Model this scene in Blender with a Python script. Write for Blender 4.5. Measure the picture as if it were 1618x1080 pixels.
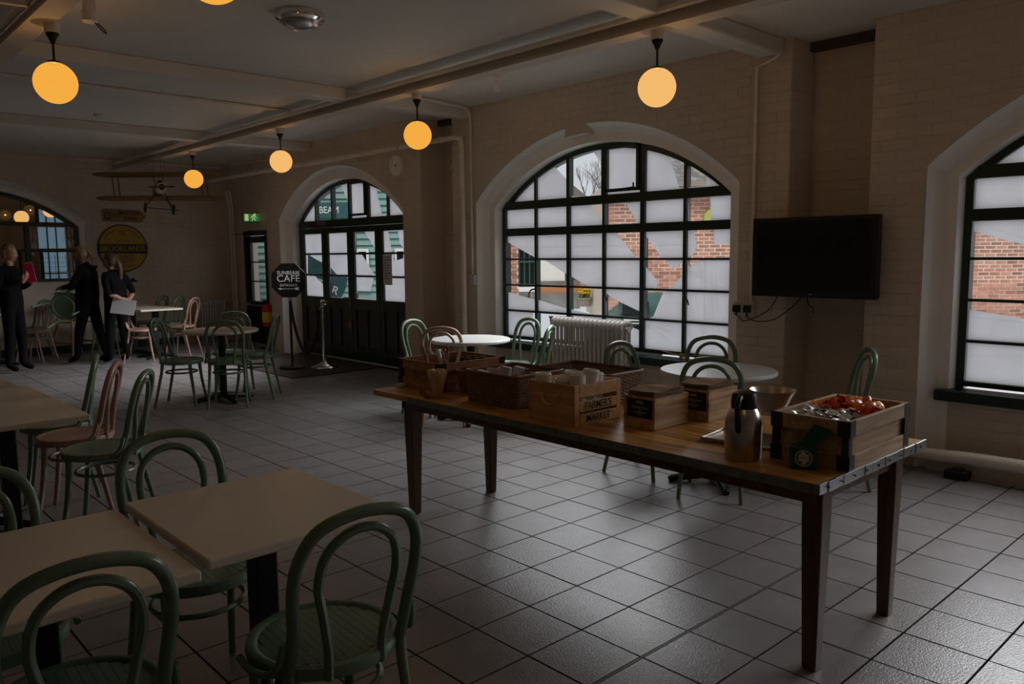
import bpy, bmesh, math, random
from mathutils import Vector, Matrix, Euler
from mathutils.geometry import tessellate_polygon
random.seed(7)
for o in list(bpy.data.objects): bpy.data.objects.remove(o)
SC = bpy.context.scene
COL = SC.collection
PI = math.pi
# ------------------------------------------------------------------ camera, sky, exposure
PITCH, YAW, ROLL, FPX, CAMH = .1110829, .74640927, -.00937367, 1256.176, 1.5
cy, sy, cp, sp = math.cos(YAW), math.sin(YAW), math.cos(PITCH), math.sin(PITCH)
Fv = Vector((sy*cp, cy*cp, -sp)); Rv = Vector((cy, -sy, 0)); Uv = Rv.cross(Fv)
R2 = Rv*math.cos(ROLL) + Uv*math.sin(ROLL); U2 = Uv*math.cos(ROLL) - Rv*math.sin(ROLL)
cd = bpy.data.cameras.new('camera'); cam = bpy.data.objects.new('camera', cd); COL.objects.link(cam)
cd.sensor_width = 36; cd.lens = FPX/1618*36; cd.clip_start = .05; cd.clip_end = 300
m3 = Matrix((R2, U2, -Fv)).transposed()
cam.matrix_world = Matrix.Translation((0, 0, CAMH)) @ m3.to_4x4()
SC.camera = cam
w = bpy.data.worlds.new('overcast_sky'); SC.world = w; w.use_nodes = True
nt = w.node_tree; bg = nt.nodes['Background']
tc = nt.nodes.new('ShaderNodeTexCoord'); nz = nt.nodes.new('ShaderNodeTexNoise'); nz.inputs['Scale'].default_value = 1.6; nz.inputs['Detail'].default_value = 4
cr = nt.nodes.new('ShaderNodeValToRGB'); cr.color_ramp.elements[0].color = (.60, .64, .70, 1); cr.color_ramp.elements[1].color = (.78, .78, .78, 1)
cr.color_ramp.elements[0].position = .35; cr.color_ramp.elements[1].position = .65
nt.links.new(tc.outputs['Generated'], nz.inputs['Vector']); nt.links.new(nz.outputs['Fac'], cr.inputs['Fac']); nt.links.new(cr.outputs['Color'], bg.inputs['Color'])
bg.inputs['Strength'].default_value = 1.0
sd = bpy.data.lights.new('hazy_sun', 'SUN'); sd.energy = 2.0; sd.angle = math.radians(40); sd.color = (1, .97, .92)
so = bpy.data.objects.new('hazy_sun', sd); COL.objects.link(so)
so.rotation_euler = Vector((.62, .42, -.95)).to_track_quat('-Z', 'Y').to_euler()
SC.view_settings.view_transform = 'Standard'; SC.view_settings.look = 'None'
SC.view_settings.exposure = 0.0; SC.view_settings.gamma = 1; SC.view_settings.use_curve_mapping = False
LAMP_W = 8.5
# added fill lamps inside the three arched openings, boosting daylight inward and down
for k_, (y_, z_, w_, h_, e_) in enumerate(((.45, 1.70, 2.5, .9, 24), (5.10, 1.70, 2.5, .9, 27), (9.72, 1.70, 2.5, .9, 38))):
    ld = bpy.data.lights.new('window_fill_light', 'AREA'); ld.shape = 'RECTANGLE'; ld.size = w_; ld.size_y = h_; ld.energy = e_; ld.color = (.94, .97, 1.0); ld.spread = math.radians(95)
    lo = bpy.data.objects.new('window_fill_light', ld); COL.objects.link(lo); lo.location = (5.60 if y_ < 9 else 5.0, y_, z_)
    lo.rotation_euler = Vector((-.72, .42 if y_ > 9 else 0, -.70)).to_track_quat('-Z', 'Y').to_euler()
SC.cycles.max_bounces = 12; SC.cycles.diffuse_bounces = 6; SC.cycles.transparent_max_bounces = 16
SC.cycles.sample_clamp_indirect = 4

# ------------------------------------------------------------------ materials
def mat(name, col, rough=.6, metal=0, bump=None, var=None, rnd=0, spec=None, coat=0, bdist=.002):
    """bump=(scale, strength); var=(scale, amount) mottling; rnd = per-piece brightness variation"""
    m = bpy.data.materials.new(name); m.use_nodes = True; n = m.node_tree; L = n.links
    b = n.nodes['Principled BSDF']; c4 = (*col, 1)
    b.inputs['Base Color'].default_value = c4; b.inputs['Roughness'].default_value = rough; b.inputs['Metallic'].default_value = metal
    if spec is not None: b.inputs['Specular IOR Level'].default_value = spec
    if coat: b.inputs['Coat Weight'].default_value = coat
    src = None
    def hsv(prev, val):
        h = n.nodes.new('ShaderNodeHueSaturation')
        if prev is None: h.inputs['Color'].default_value = c4
        else: L.new(prev, h.inputs['Color'])
        L.new(val, h.inputs['Value']); return h.outputs['Color']
    tco = n.nodes.new('ShaderNodeTexCoord')
    if var:
        t = n.nodes.new('ShaderNodeTexNoise'); t.inputs['Scale'].default_value = var[0]; t.inputs['Detail'].default_value = 6
        L.new(tco.outputs['Object'], t.inputs['Vector'])
        r = n.nodes.new('ShaderNodeMapRange'); r.inputs[1].default_value = .3; r.inputs[2].default_value = .7
        r.inputs[3].default_value = 1-var[1]; r.inputs[4].default_value = 1+var[1]
        L.new(t.outputs['Fac'], r.inputs[0]); src = hsv(src, r.outputs[0])
    if rnd:
        g = n.nodes.new('ShaderNodeNewGeometry'); oi = n.nodes.new('ShaderNodeObjectInfo')
        a = n.nodes.new('ShaderNodeMath'); a.operation = 'ADD'; f = n.nodes.new('ShaderNodeMath'); f.operation = 'FRACT'
        L.new(g.outputs['Random Per Island'], a.inputs[0]); L.new(oi.outputs['Random'], a.inputs[1]); L.new(a.outputs[0], f.inputs[0])
        r = n.nodes.new('ShaderNodeMapRange'); r.inputs[3].default_value = 1-rnd; r.inputs[4].default_value = 1+rnd
        L.new(f.outputs[0], r.inputs[0]); src = hsv(src, r.outputs[0])
    if src is not None: L.new(src, b.inputs['Base Color'])
    if bump:
        t = n.nodes.new('ShaderNodeTexNoise'); t.inputs['Scale'].default_value = bump[0]; t.inputs['Detail'].default_value = 3
        L.new(tco.outputs['Object'], t.inputs['Vector'])
        bp = n.nodes.new('ShaderNodeBump'); bp.inputs['Strength'].default_value = bump[1]; bp.inputs['Distance'].default_value = bdist
        L.new(t.outputs['Fac'], bp.inputs['Height']); L.new(bp.outputs['Normal'], b.inputs['Normal'])
    return m
def wood(name, c1, c2, axis=1, scale=6, rough=.5, rnd=.12):
    m = bpy.data.materials.new(name); m.use_nodes = True; n = m.node_tree; L = n.links; b = n.nodes['Principled BSDF']
    tco = n.nodes.new('ShaderNodeTexCoord'); mp = n.nodes.new('ShaderNodeMapping'); s = [scale*6]*3; s[axis] = scale*.5
    oi = n.nodes.new('ShaderNodeObjectInfo'); L.new(tco.outputs['Object'], mp.inputs['Vector']); mp.inputs['Scale'].default_value = s
    L.new(oi.outputs['Random'], mp.inputs['Location'])
    t = n.nodes.new('ShaderNodeTexNoise'); t.inputs['Scale'].default_value = 1; t.inputs['Detail'].default_value = 8; t.inputs['Distortion'].default_value = .6
    L.new(mp.outputs[0], t.inputs['Vector'])
    r = n.nodes.new('ShaderNodeValToRGB'); r.color_ramp.elements[0].position = .32; r.color_ramp.elements[1].position = .64
    r.color_ramp.elements[0].color = (*c2, 1); r.color_ramp.elements[1].color = (*c1, 1); L.new(t.outputs['Fac'], r.inputs['Fac'])
    h = n.nodes.new('ShaderNodeHueSaturation'); q = n.nodes.new('ShaderNodeMapRange'); q.inputs[3].default_value = 1-rnd; q.inputs[4].default_value = 1+rnd
    L.new(oi.outputs['Random'], q.inputs[0]); L.new(q.outputs[0], h.inputs['Value']); L.new(r.outputs['Color'], h.inputs['Color']); L.new(h.outputs['Color'], b.inputs['Base Color'])
    bp = n.nodes.new('ShaderNodeBump'); bp.inputs['Strength'].default_value = .25; bp.inputs['Distance'].default_value = .002
    L.new(t.outputs['Fac'], bp.inputs['Height']); L.new(bp.outputs['Normal'], b.inputs['Normal']); b.inputs['Roughness'].default_value = rough
    return m
M = {}
M['wall'] = mat('painted_brick', (.62, .525, .43), .55, bump=(60, .35), var=(1.3, .10), rnd=.022)
M['plaster'] = mat('painted_plaster', (.62, .53, .44), .6, bump=(30, .2), var=(1.5, .06))
M['reveal'] = mat('brightened_reveal', (.88, .85, .80), .5, bump=(45, .3), var=(2, .06))  # window light put into the colour: reveals lighter than the wall paint
M['ceil'] = mat('ceiling_paint', (.70, .66, .60), .7, bump=(12, .1), var=(.7, .08))
M['beam'] = mat('beam_paint', (.62, .54, .44), .6, var=(2, .08))
M['darkwood'] = mat('dark_lintel_wood', (.06, .035, .02), .6)
M['grout'] = mat('dark_grout', (.008, .007, .006), 1, spec=0)
M['tile'] = mat('floor_tile', (.215, .195, .195), .28, bump=(120, .85), var=(5, .14), rnd=.07, spec=.75, bdist=.0018)
M['jointmetal'] = mat('floor_joint_metal', (.10, .09, .08), .5, .4)
M['green'] = mat('dark_green_paint', (.012, .026, .018), .35, var=(8, .15))
M['glassframe'] = M['green']
M['chair'] = mat('sage_green_paint', (.135, .200, .130), .27, var=(9, .08), bump=(40, .05))
M['pink'] = mat('dusty_pink_paint', (.38, .225, .175), .35, var=(9, .08))
M['ttop'] = mat('cream_laminate', (.72, .64, .54), .32, var=(3, .03))
M['twhite'] = mat('white_laminate', (.62, .62, .60), .28)
M['black'] = mat('black_metal', (.010, .010, .012), .4, .2)
M['blackplastic'] = mat('black_plastic', (.008, .008, .009), .35)
M['screen'] = mat('dark_screen', (.004, .004, .005), .22)
M['steel'] = mat('brushed_steel', (.55, .52, .48), .28, 1)
M['chrome'] = mat('chrome', (.75, .73, .70), .08, 1)
M['brass'] = mat('old_brass', (.45, .30, .12), .35, 1)
M['white'] = mat('white_paint', (.62, .60, .56), .4)
M['radiator'] = mat('radiator_enamel', (.55, .52, .47), .35)
M['pipe'] = mat('painted_pipe', (.80, .73, .63), .4, var=(4, .1))
M['tabletop'] = wood('worn_pine_top', (.66, .34, .095), (.26, .11, .03), 1, 5, .36)
M['tableleg'] = wood('stained_leg', (.13, .055, .025), (.055, .022, .012), 2, 6, .4)
M['striptrim'] = mat('old_painted_metal_edge', (.16, .17, .14), .45, .3, var=(20, .3))
M['alu'] = mat('bent_aluminium_edge', (.55, .57, .60), .3, 1, bump=(18, .4))
M['crate'] = wood('weathered_crate_wood', (.54, .37, .22), (.30, .18, .10), 0, 7, .6)
M['crate2'] = wood('warm_crate_wood', (.44, .23, .10), (.20, .09, .04), 0, 7, .55)
M['pine'] = wood('pale_pine', (.66, .38, .14), (.46, .24, .075), 1, 5, .55, .06)
M['boxwood'] = wood('knotty_box_wood', (.62, .40, .20), (.30, .15, .07), 0, 5, .55, .15)
M['rust'] = mat('rusty_corner_iron', (.035, .02, .014), .6, .3, bump=(80, .4))
M['wicker'] = wood('brown_wicker', (.30, .165, .075), (.13, .065, .03), 0, 12, .55, .1)
M['terra'] = mat('terracotta', (.20, .065, .035), .7, var=(12, .12))
M['kraft'] = mat('kraft_paper', (.33, .20, .11), .8, var=(6, .08))
M['paper'] = mat('white_paper', (.62, .62, .64), .7)
M['cutlery'] = wood('wooden_cutlery', (.78, .58, .34), (.62, .43, .22), 2, 6, .6)
M['cup'] = mat('white_paper_cup', (.88, .86, .82), .5)
M['foil'] = mat('silver_foil', (.85, .85, .86), .30, .75, bump=(120, .8))
M['red'] = mat('red_wrapper', (.75, .07, .015), .3)
M['orange'] = mat('orange_wrapper', (.95, .32, .03), .3)
M['oilgreen'] = mat('green_can_paint', (.008, .085, .03), .3)
M['logowhite'] = mat('logo_white', (.60, .62, .58), .5)
M['logored'] = mat('logo_red', (.45, .03, .03), .5)
M['ink'] = mat('dark_ink', (.02, .015, .01), .7)
M['label'] = mat('black_label', (.006, .006, .006), .5)
M['rope'] = mat('rope', (.62, .47, .30), .9, bump=(200, .6))
M['mat'] = mat('entrance_mat_pile', (.050, .036, .030), 1, bump=(300, .8), var=(6, .15))
M['yellow'] = mat('enamel_yellow', (.46, .30, .02), .4, var=(4, .06))
M['signblack'] = mat('enamel_black', (.008, .007, .006), .35)
M['woodsign'] = mat('ochre_sign', (.30, .17, .045), .5, var=(6, .1))
M['skin'] = mat('skin', (.32, .16, .105), .55)
M['cloth'] = mat('black_cloth', (.005, .005, .006), 1, spec=.12)
M['navy'] = mat('navy_denim', (.007, .011, .026), 1, var=(8, .2), spec=.15)
M['blond'] = mat('dark_blond_hair', (.24, .135, .06), .6, var=(40, .3))
M['brownhair'] = mat('brown_hair', (.07, .036, .02), .55, var=(40, .3))
M['magenta'] = mat('magenta_folder', (.50, .01, .07), .5)
M['extred'] = mat('extinguisher_red', (.62, .02, .015), .3)
M['extyel'] = mat('extinguisher_label', (.85, .65, .04), .5)
M['wing'] = wood('varnished_model_wood', (.30, .15, .04), (.17, .08, .02), 0, 3, .4)
M['xbrick'] = mat('red_brick', (.46, .215, .155), .85, bump=(60, .4), var=(7, .18), rnd=.32)
M['mortar'] = mat('pale_mortar', (.80, .66, .54), .9)
M['rooftile'] = mat('grey_roof_tile', (.22, .21, .20), .8, var=(3, .2), rnd=.25)
M['teal'] = mat('teal_weatherboard', (.19, .34, .31), .6, var=(1, .08), rnd=.06)
M['tealdark'] = mat('dark_teal_paint', (.02, .10, .085), .5)
M['render'] = mat('white_render', (.85, .83, .80), .8)
M['paving'] = mat('pavement_setts', (.34, .30, .28), .85, var=(1.2, .18), bump=(6, .5))
M['orangeband'] = mat('orange_brick_band', (.55, .24, .11), .8)
M['signteal'] = mat('sign_teal', (.025, .10, .11), .5)
M['concrete'] = mat('planter_concrete', (.30, .25, .21), .85)
M['daffodil'] = mat('daffodil_yellow', (.85, .62, .02), .6)
M['leaf'] = mat('leaf_green', (.10, .18, .05), .6)
M['bark'] = mat('bare_branch', (.20, .18, .17), .9)
M['lime'] = mat('lime_sign', (.45, .50, .10), .6)
M['ply'] = mat('pale_birch', (.42, .28, .12), .55)
def glassmat(name, tint, refl=.06):
    m = bpy.data.materials.new(name); m.use_nodes = True; n = m.node_tree; n.nodes.clear(); L = n.links
    o = n.nodes.new('ShaderNodeOutputMaterial'); t = n.nodes.new('ShaderNodeBsdfTransparent'); t.inputs[0].default_value = (*tint, 1)
    g = n.nodes.new('ShaderNodeBsdfGlossy'); g.inputs['Roughness'].default_value = .02
    lw = n.nodes.new('ShaderNodeLayerWeight'); lw.inputs['Blend'].default_value = .5; pw = n.nodes.new('ShaderNodeMath'); pw.operation = 'POWER'; pw.inputs[1].default_value = 4
    f = n.nodes.new('ShaderNodeMapRange'); f.inputs[3].default_value = .03; f.inputs[4].default_value = .6; L.new(lw.outputs['Facing'], pw.inputs[0]); L.new(pw.outputs[0], f.inputs[0])
    x = n.nodes.new('ShaderNodeMixShader'); L.new(f.outputs[0], x.inputs[0]); L.new(t.outputs[0], x.inputs[1]); L.new(g.outputs[0], x.inputs[2]); L.new(x.outputs[0], o.inputs[0])
    return m
M['glass'] = glassmat('window_glass', (.96, .97, .97))
M['jarglass'] = glassmat('jar_glass', (.97, .96, .94))
def filmmat():
    m = bpy.data.materials.new('frosted_window_film'); m.use_nodes = True; n = m.node_tree; n.nodes.clear(); L = n.links
    o = n.nodes.new('ShaderNodeOutputMaterial'); t = n.nodes.new('ShaderNodeBsdfTranslucent'); t.inputs[0].default_value = (.96, .95, .97, 1)
    d = n.nodes.new('ShaderNodeBsdfDiffuse'); d.inputs[0].default_value = (.7, .7, .7, 1)
    tco = n.nodes.new('ShaderNodeTexCoord'); z = n.nodes.new('ShaderNodeTexNoise'); z.inputs['Scale'].default_value = 3; L.new(tco.outputs['Object'], z.inputs['Vector'])
    r = n.nodes.new('ShaderNodeMapRange'); r.inputs[1].default_value = .3; r.inputs[2].default_value = .7; r.inputs[3].default_value = .04; r.inputs[4].default_value = .14
    L.new(z.outputs['Fac'], r.inputs[0])
    x = n.nodes.new('ShaderNodeMixShader'); L.new(r.outputs[0], x.inputs[0]); L.new(t.outputs[0], x.inputs[1]); L.new(d.outputs[0], x.inputs[2]); L.new(x.outputs[0], o.inputs[0])
    return m
M['film'] = filmmat()
M['dimfilm'] = M['film'].copy(); M['dimfilm'].name = 'dimming_film'; [setattr(q_.inputs[0], 'default_value', (.42, .52, .58, 1)) for q_ in M['dimfilm'].node_tree.nodes if q_.type == 'BSDF_TRANSLUCENT']  # film added as the neighbouring window's pane to dim its daylight
def emat(name, col, s, leak=0):
    m = bpy.data.materials.new(name); m.use_nodes = True; n = m.node_tree; n.nodes.clear(); L = n.links
    o = n.nodes.new('ShaderNodeOutputMaterial'); e = n.nodes.new('ShaderNodeEmission'); e.inputs[0].default_value = (*col, 1); e.inputs[1].default_value = s
    if leak:
        t = n.nodes.new('ShaderNodeBsdfTransparent'); x = n.nodes.new('ShaderNodeMixShader'); x.inputs[0].default_value = 1-leak
        L.new(t.outputs[0], x.inputs[1]); L.new(e.outputs[0], x.inputs[2]); L.new(x.outputs[0], o.inputs[0])
    else: L.new(e.outputs[0], o.inputs[0])
    return m
M['globe'] = emat('opal_globe_glow', (.92, .42, .055), 1.0, .12)
M['globepale'] = emat('pale_opal_globe_glow', (.92, .50, .16), 1.0, .12)
M['exitglow'] = emat('exit_sign_green_glow', (.04, .25, .05), .45)
M['exitwhite'] = emat('exit_sign_white_glow', (.75, .9, .45), .45)

# ------------------------------------------------------------------ mesh builder
def frame_for(t):
    t = t.normalized(); a = Vector((0, 0, 1)) if abs(t.z) < .9 else Vector((1, 0, 0))
    u = t.cross(a).normalized(); return u, t.cross(u).normalized()
def spline(pts, n=6, closed=False):
    P = [Vector(p) for p in pts]; out = []; N = len(P)
    rng = N if closed else N-1
    for i in range(rng):
        if closed: p0, p1, p2, p3 = P[i-1], P[i], P[(i+1) % N], P[(i+2) % N]
        else: p0, p1, p2, p3 = P[max(i-1, 0)], P[i], P[i+1], P[min(i+2, N-1)]
        for k in range(n):
            t = k/n; out.append(.5*((2*p1)+(p2-p0)*t+(2*p0-5*p1+4*p2-p3)*t*t+(3*p1-p0-3*p2+p3)*t**3))
    if not closed: out.append(P[-1])
    return out
class MB:
    def __init__(s): s.v = []; s.f = []; s.fm = []
    def add(s, vs, fs, mi=0):
        k = len(s.v); s.v += [tuple(v) for v in vs]; s.f += [tuple(i+k for i in f) for f in fs]; s.fm += [mi]*len(fs); return s
    def box(s, x0, x1, y0, y1, z0, z1, mx=None, mi=0):
        vs = [Vector(p) for p in ((x0,y0,z0),(x1,y0,z0),(x1,y1,z0),(x0,y1,z0),(x0,y0,z1),(x1,y0,z1),(x1,y1,z1),(x0,y1,z1))]
        if mx is not None: vs = [mx @ v for v in vs]
        return s.add(vs, [(0,3,2,1),(4,5,6,7),(0,1,5,4),(1,2,6,5),(2,3,7,6),(3,0,4,7)], mi)
    def tube(s, pts, r, n=8, closed=False, mi=0, cap=True):
        P = [Vector(p) for p in pts]; N = len(P); rr = r if isinstance(r, (list, tuple)) else [r]*N
        if len(rr) != N: rr = [rr[0]+(rr[-1]-rr[0])*i/(N-1) for i in range(N)]
        vs = []; u = None
        for i in range(N):
            a = P[(i-1) % N] if (closed or i) else P[i]; b = P[(i+1) % N] if (closed or i < N-1) else P[i]
            t = (b-a).normalized()
            if u is None: u, _ = frame_for(t)
            u = (u-t*u.dot(t)).normalized(); w_ = t.cross(u)
            for k in range(n):
                an = 2*PI*k/n; vs.append(P[i]+(u*math.cos(an)+w_*math.sin(an))*rr[i])
        fs = []
        for i in range(N if closed else N-1):
            j = (i+1) % N
            for k in range(n): fs.append((i*n+k, i*n+(k+1) % n, j*n+(k+1) % n, j*n+k))
        if not closed and cap: fs.append(tuple(range(n))[::-1]); fs.append(tuple((N-1)*n+k for k in range(n)))
        return s.add(vs, fs, mi)
    def lathe(s, prof, c=(0,0,0), n=24, mi=0, mx=None):
        c = Vector(c); vs = []; fs = []; N = len(prof)
        for r, z in prof:
            for k in range(n):
                a = 2*PI*k/n; p = Vector((max(r, 1e-5)*math.cos(a), max(r, 1e-5)*math.sin(a), z)); vs.append(c+(mx @ p if mx is not None else p))
        for i in range(N-1):
            for k in range(n): fs.append((i*n+k, i*n+(k+1) % n, (i+1)*n+(k+1) % n, (i+1)*n+k))
        return s.add(vs, fs, mi)
    def prism(s, poly, a, b, plane='xz', mi=0):
        """poly in plane, extruded along the remaining axis from a to b"""
        def P(p, d):
            return {'xz': (p[0], d, p[1]), 'xy': (p[0], p[1], d), 'yz': (d, p[0], p[1])}[plane]
        n = len(poly); vs = [P(p, a) for p in poly]+[P(p, b) for p in poly]
        fs = [tuple(range(n))[::-1], tuple(range(n, 2*n))]+[(i, (i+1) % n, (i+1) % n+n, i+n) for i in range(n)]
        return s.add(vs, fs, mi)
    def quad(s, a, b, c, d, mi=0): return s.add([a, b, c, d], [(0,1,2,3)], mi)
    def mesh(s, name, mats, smooth=False):
        me = bpy.data.meshes.new(name); me.from_pydata(s.v, [], s.f); me.update()
        for m in (mats if isinstance(mats, (list, tuple)) else [mats]): me.materials.append(M[m] if isinstance(m, str) else m)
        if any(s.fm): me.polygons.foreach_set('material_index', s.fm)
        bm = bmesh.new(); bm.from_mesh(me); bmesh.ops.recalc_face_normals(bm, faces=bm.faces); bm.to_mesh(me); bm.free()
        if smooth:
            me.polygons.foreach_set('use_smooth', [True]*len(me.polygons))
            try: me.set_sharp_from_angle(angle=math.radians(40))
            except Exception: pass
        return me
    def build(s, name, mats, parent=None, smooth=False, bevel=0, loc=None, **kw):
        return link(name, s.mesh(name, mats, smooth), parent, bevel, loc, **kw)
def tag(o, label=None, cat=None, group=None, kind=None):
    if label: o['label'] = label
    if cat: o['category'] = cat
    if group: o['group'] = group
    if kind: o['kind'] = kind
    return o
def link(name, data, parent=None, bevel=0, loc=None, rot=None, **kw):
    o = bpy.data.objects.new(name, data); COL.objects.link(o); o.parent = parent
    if loc is not None: o.location = loc
    if rot is not None: o.rotation_euler = rot
    if bevel:
        b = o.modifiers.new('edge', 'BEVEL'); b.width = bevel; b.segments = 2; b.limit_method = 'ANGLE'
    return tag(o, **kw)
def thing(name, label, cat, loc=(0,0,0), rz=0, group=None, kind=None):
    o = bpy.data.objects.new(name, None); COL.objects.link(o); o.empty_display_size = .1
    o.location = loc; o.rotation_euler = (0, 0, rz); return tag(o, label, cat, group, kind)
def copy_tree(o, parent=None):
    c = o.copy(); COL.objects.link(c); c.parent = parent
    for ch in list(o.children): copy_tree(ch, c)
    return c
TEXTS = []; BOLD = .0
def text(name, body, size, parent, loc, rot, m, ext=.001, align='CENTER', sx=1.0, **kw):
    c = bpy.data.curves.new(name, 'FONT'); c.body = body; c.size = size; c.extrude = ext; c.offset = size*BOLD; c.align_x = align; c.align_y = 'CENTER'; c.materials.append(M[m])
    o = bpy.data.objects.new(name, c); COL.objects.link(o); TEXTS.append((o, parent, loc, rot, sx, name)); return o

# ------------------------------------------------------------------ room shell
W, XN, CEIL, FAR = 5.70, 6.05, 3.08, 14.0
X0, Y0 = -3.5, -2.0
ARC_C, ARC_R, SPR = .356, 2.344, 2.05
PROF = [(0, 0), (.07, .03), (.13, .08), (.13, .155), (.25, .165)]     # (depth from face, inset of the arched opening)
def half_at(z, d):
    if z <= ARC_C+math.sqrt(max((ARC_R-d)**2-(1.62-d)**2, 0)): return 1.62-d
    q = (ARC_R-d)**2-(z-ARC_C)**2
    return math.sqrt(q) if q > 0 else 0
def arch(d, z0, n=28):
    """outline of the opening inset by d: list of (u, z) from bottom-left over the arch to bottom-right"""
    h = 1.62-d; zs = ARC_C+math.sqrt((ARC_R-d)**2-h*h); a0 = math.atan2(zs-ARC_C, -h); a1 = math.atan2(zs-ARC_C, h)
    pts = [(-h, z0)]
    for i in range(n+1):
        a = a0+(a1-a0)*i/n; pts.append(((ARC_R-d)*math.cos(a), ARC_C+(ARC_R-d)*math.sin(a)))
    return pts+[(h, z0)]
def bay(mb, fn, c, u0, u1, sill, base_depth=.13):
    """fn(u, depth, z) -> world point. A wall bay with an arched, stepped opening; sill=None opens to the floor"""
    A = arch(0, 0)
    n = len(A)
    mb.quad(fn(u0, 0, 0), fn(c-1.62, 0, 0), fn(c-1.62, 0, CEIL), fn(u0, 0, CEIL))
    mb.quad(fn(c+1.62, 0, 0), fn(u1, 0, 0), fn(u1, 0, CEIL), fn(c+1.62, 0, CEIL))
    for i in range(1, n-2):
        (a, za), (b, zb) = A[i], A[i+1]
        mb.quad(fn(c+a, 0, za), fn(c+b, 0, zb), fn(c+b, 0, CEIL), fn(c+a, 0, CEIL))
    for k in range(len(PROF)-1):
        (d0, i0), (d1, i1) = PROF[k], PROF[k+1]; P, Q = arch(i0, 0), arch(i1, 0)
        for i in range(n-1):
            mb.quad(fn(c+P[i][0], d0, P[i][1]), fn(c+P[i+1][0], d0, P[i+1][1]), fn(c+Q[i+1][0], d1, Q[i+1][1]), fn(c+Q[i][0], d1, Q[i][1]), 1)
    if sill is not None:
        h = 1.62-.155
        mb.quad(fn(c-h, .13, 0), fn(c+h, .13, 0), fn(c+h, .13, sill), fn(c-h, .13, sill))
        mb.quad(fn(c-h, .13, sill), fn(c+h, .13, sill), fn(c+h, .30, sill), fn(c-h, .30, sill))
BAYS = [(.45, Y0, 2.45, .50), (5.10, 3.06, 7.12, .50), (9.72, 7.73, 11.70, None)]
fw = lambda u, d, z: (W+d, u, z)
wb = MB()
for c, a, b, s in BAYS:
    bay(wb, fw, c, a, b, s)
for a, b in ((2.45, 3.06), (7.12, 7.73), (11.70, FAR)):
    if b < 13:
        wb.quad((XN, a, 0), (XN, b, 0), (XN, b, CEIL), (XN, a, CEIL))
        wb.quad((W, b, 0), (XN, b, 0), (XN, b, CEIL), (W, b, CEIL))
    wb.quad((W, a, 0), (XN, a, 0), (XN, a, CEIL), (W, a, CEIL))
# back of the recess with the small door: opening y 12.50..13.38, z 0..1.92
wb.quad((XN, 11.70, 0), (XN, 12.50, 0), (XN, 12.50, CEIL), (XN, 11.70, CEIL)); wb.quad((XN, 13.38, 0), (XN, FAR, 0), (XN, FAR, CEIL), (XN, 13.38, CEIL))
wb.quad((XN, 12.50, 1.92), (XN, 13.38, 1.92), (XN, 13.38, CEIL), (XN, 12.50, CEIL))
for y in (12.50, 13.38): wb.quad((XN, y, 0), (XN+.25, y, 0), (XN+.25, y, 1.92), (XN, y, 1.92))
wall_right = wb.build('wall_right', ['wall', 'reveal'], kind='structure')
# outer skin so no daylight leaks through the hollow piers
ob = MB(); OX = 6.03
for c, a, b, s_ in BAYS:
    A = arch(.165, 0)
    ob.quad((OX, a, 0), (OX, c-1.455, 0), (OX, c-1.455, 3.5), (OX, a, 3.5)); ob.quad((OX, c+1.455, 0), (OX, b, 0), (OX, b, 3.5), (OX, c+1.455, 3.5))
    for i in range(1, len(A)-2): ob.quad((OX, c+A[i][0], A[i][1]), (OX, c+A[i+1][0], A[i+1][1]), (OX, c+A[i+1][0], 3.5), (OX, c+A[i][0], 3.5))
    for i in range(len(A)-1): ob.quad((5.95, c+A[i][0], A[i][1]), (5.95, c+A[i+1][0], A[i+1][1]), (OX, c+A[i+1][0], A[i+1][1]), (OX, c+A[i][0], A[i][1]))
    if s_ is not None: ob.quad((OX, c-1.5, 0), (OX, c+1.5, 0), (OX, c+1.5, .5), (OX, c-1.5, .5)); ob.quad((5.95, c-1.5, .5), (5.95, c+1.5, .5), (OX, c+1.5, .5), (OX, c-1.5, .5))
ob.build('outer_skin', 'wall', wall_right)
# painted bricks proud of the wall faces
def brick_courses(u0, u1, z0, z1, cut=None):
    out = []; z = z0; row = 0
    while z < z1-.02:
        zt = min(z+.068, z1); u = u0-(.1125 if row % 2 else 0)
        segs = []
        while u < u1:
            a, b = max(u, u0), min(u+.218, u1); u += .225
            if b-a < .03: continue
            if cut:
                c, lo = cut; h = max(half_at(z, 0), half_at(zt, 0)) if zt > lo else 0
                if h > 0:
                    h += .012
                    if a < c < b or (a > c-h and b < c+h): continue
                    if a < c-h < b: b = c-h
                    if a < c+h < b: a = c+h
                    if b-a < .03: continue
            segs.append((a, b))
        out += [(a, b, z, zt) for a, b in segs]; z += .075; row += 1
    return out
bl = []
for c, a, b, s in BAYS: bl += [('x', W, *q) for q in brick_courses(a, b, .004, CEIL-.005, (c, -1))]
for a, b in ((2.45, 3.06), (7.12, 7.73), (11.70, 12.44), (13.44, FAR)): bl += [('x', XN, *q) for q in brick_courses(a, b, .004, CEIL-.005)]
bl += [('x', XN, *q) for q in brick_courses(12.44, 13.44, 1.99, CEIL-.005)]
for c in (.45, 5.10): bl += [('x', W+.13, *q) for q in brick_courses(c-1.45, c+1.45, .004, .46)]
for y in (3.06, 7.73): bl += [('y', y, *q) for q in brick_courses(W+.005, XN-.005, .004, CEIL-.005)]
fwall = brick_courses(X0, XN, .125, CEIL-.005, (2.19, -1))
bl += [('far', FAR, *q) for q in fwall]
def brick_mesh(L, H, T):
    e = .004; mb = MB()
    vs = [(T, 0, 0), (T, L, 0), (T, L, H), (T, 0, H), (0, e, e), (0, L-e, e), (0, L-e, H-e), (0, e, H-e)]
    mb.add(vs, [(4,5,6,7), (0,1,5,4), (1,2,6,5), (2,3,7,6), (3,0,4,7)]); return mb
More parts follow.
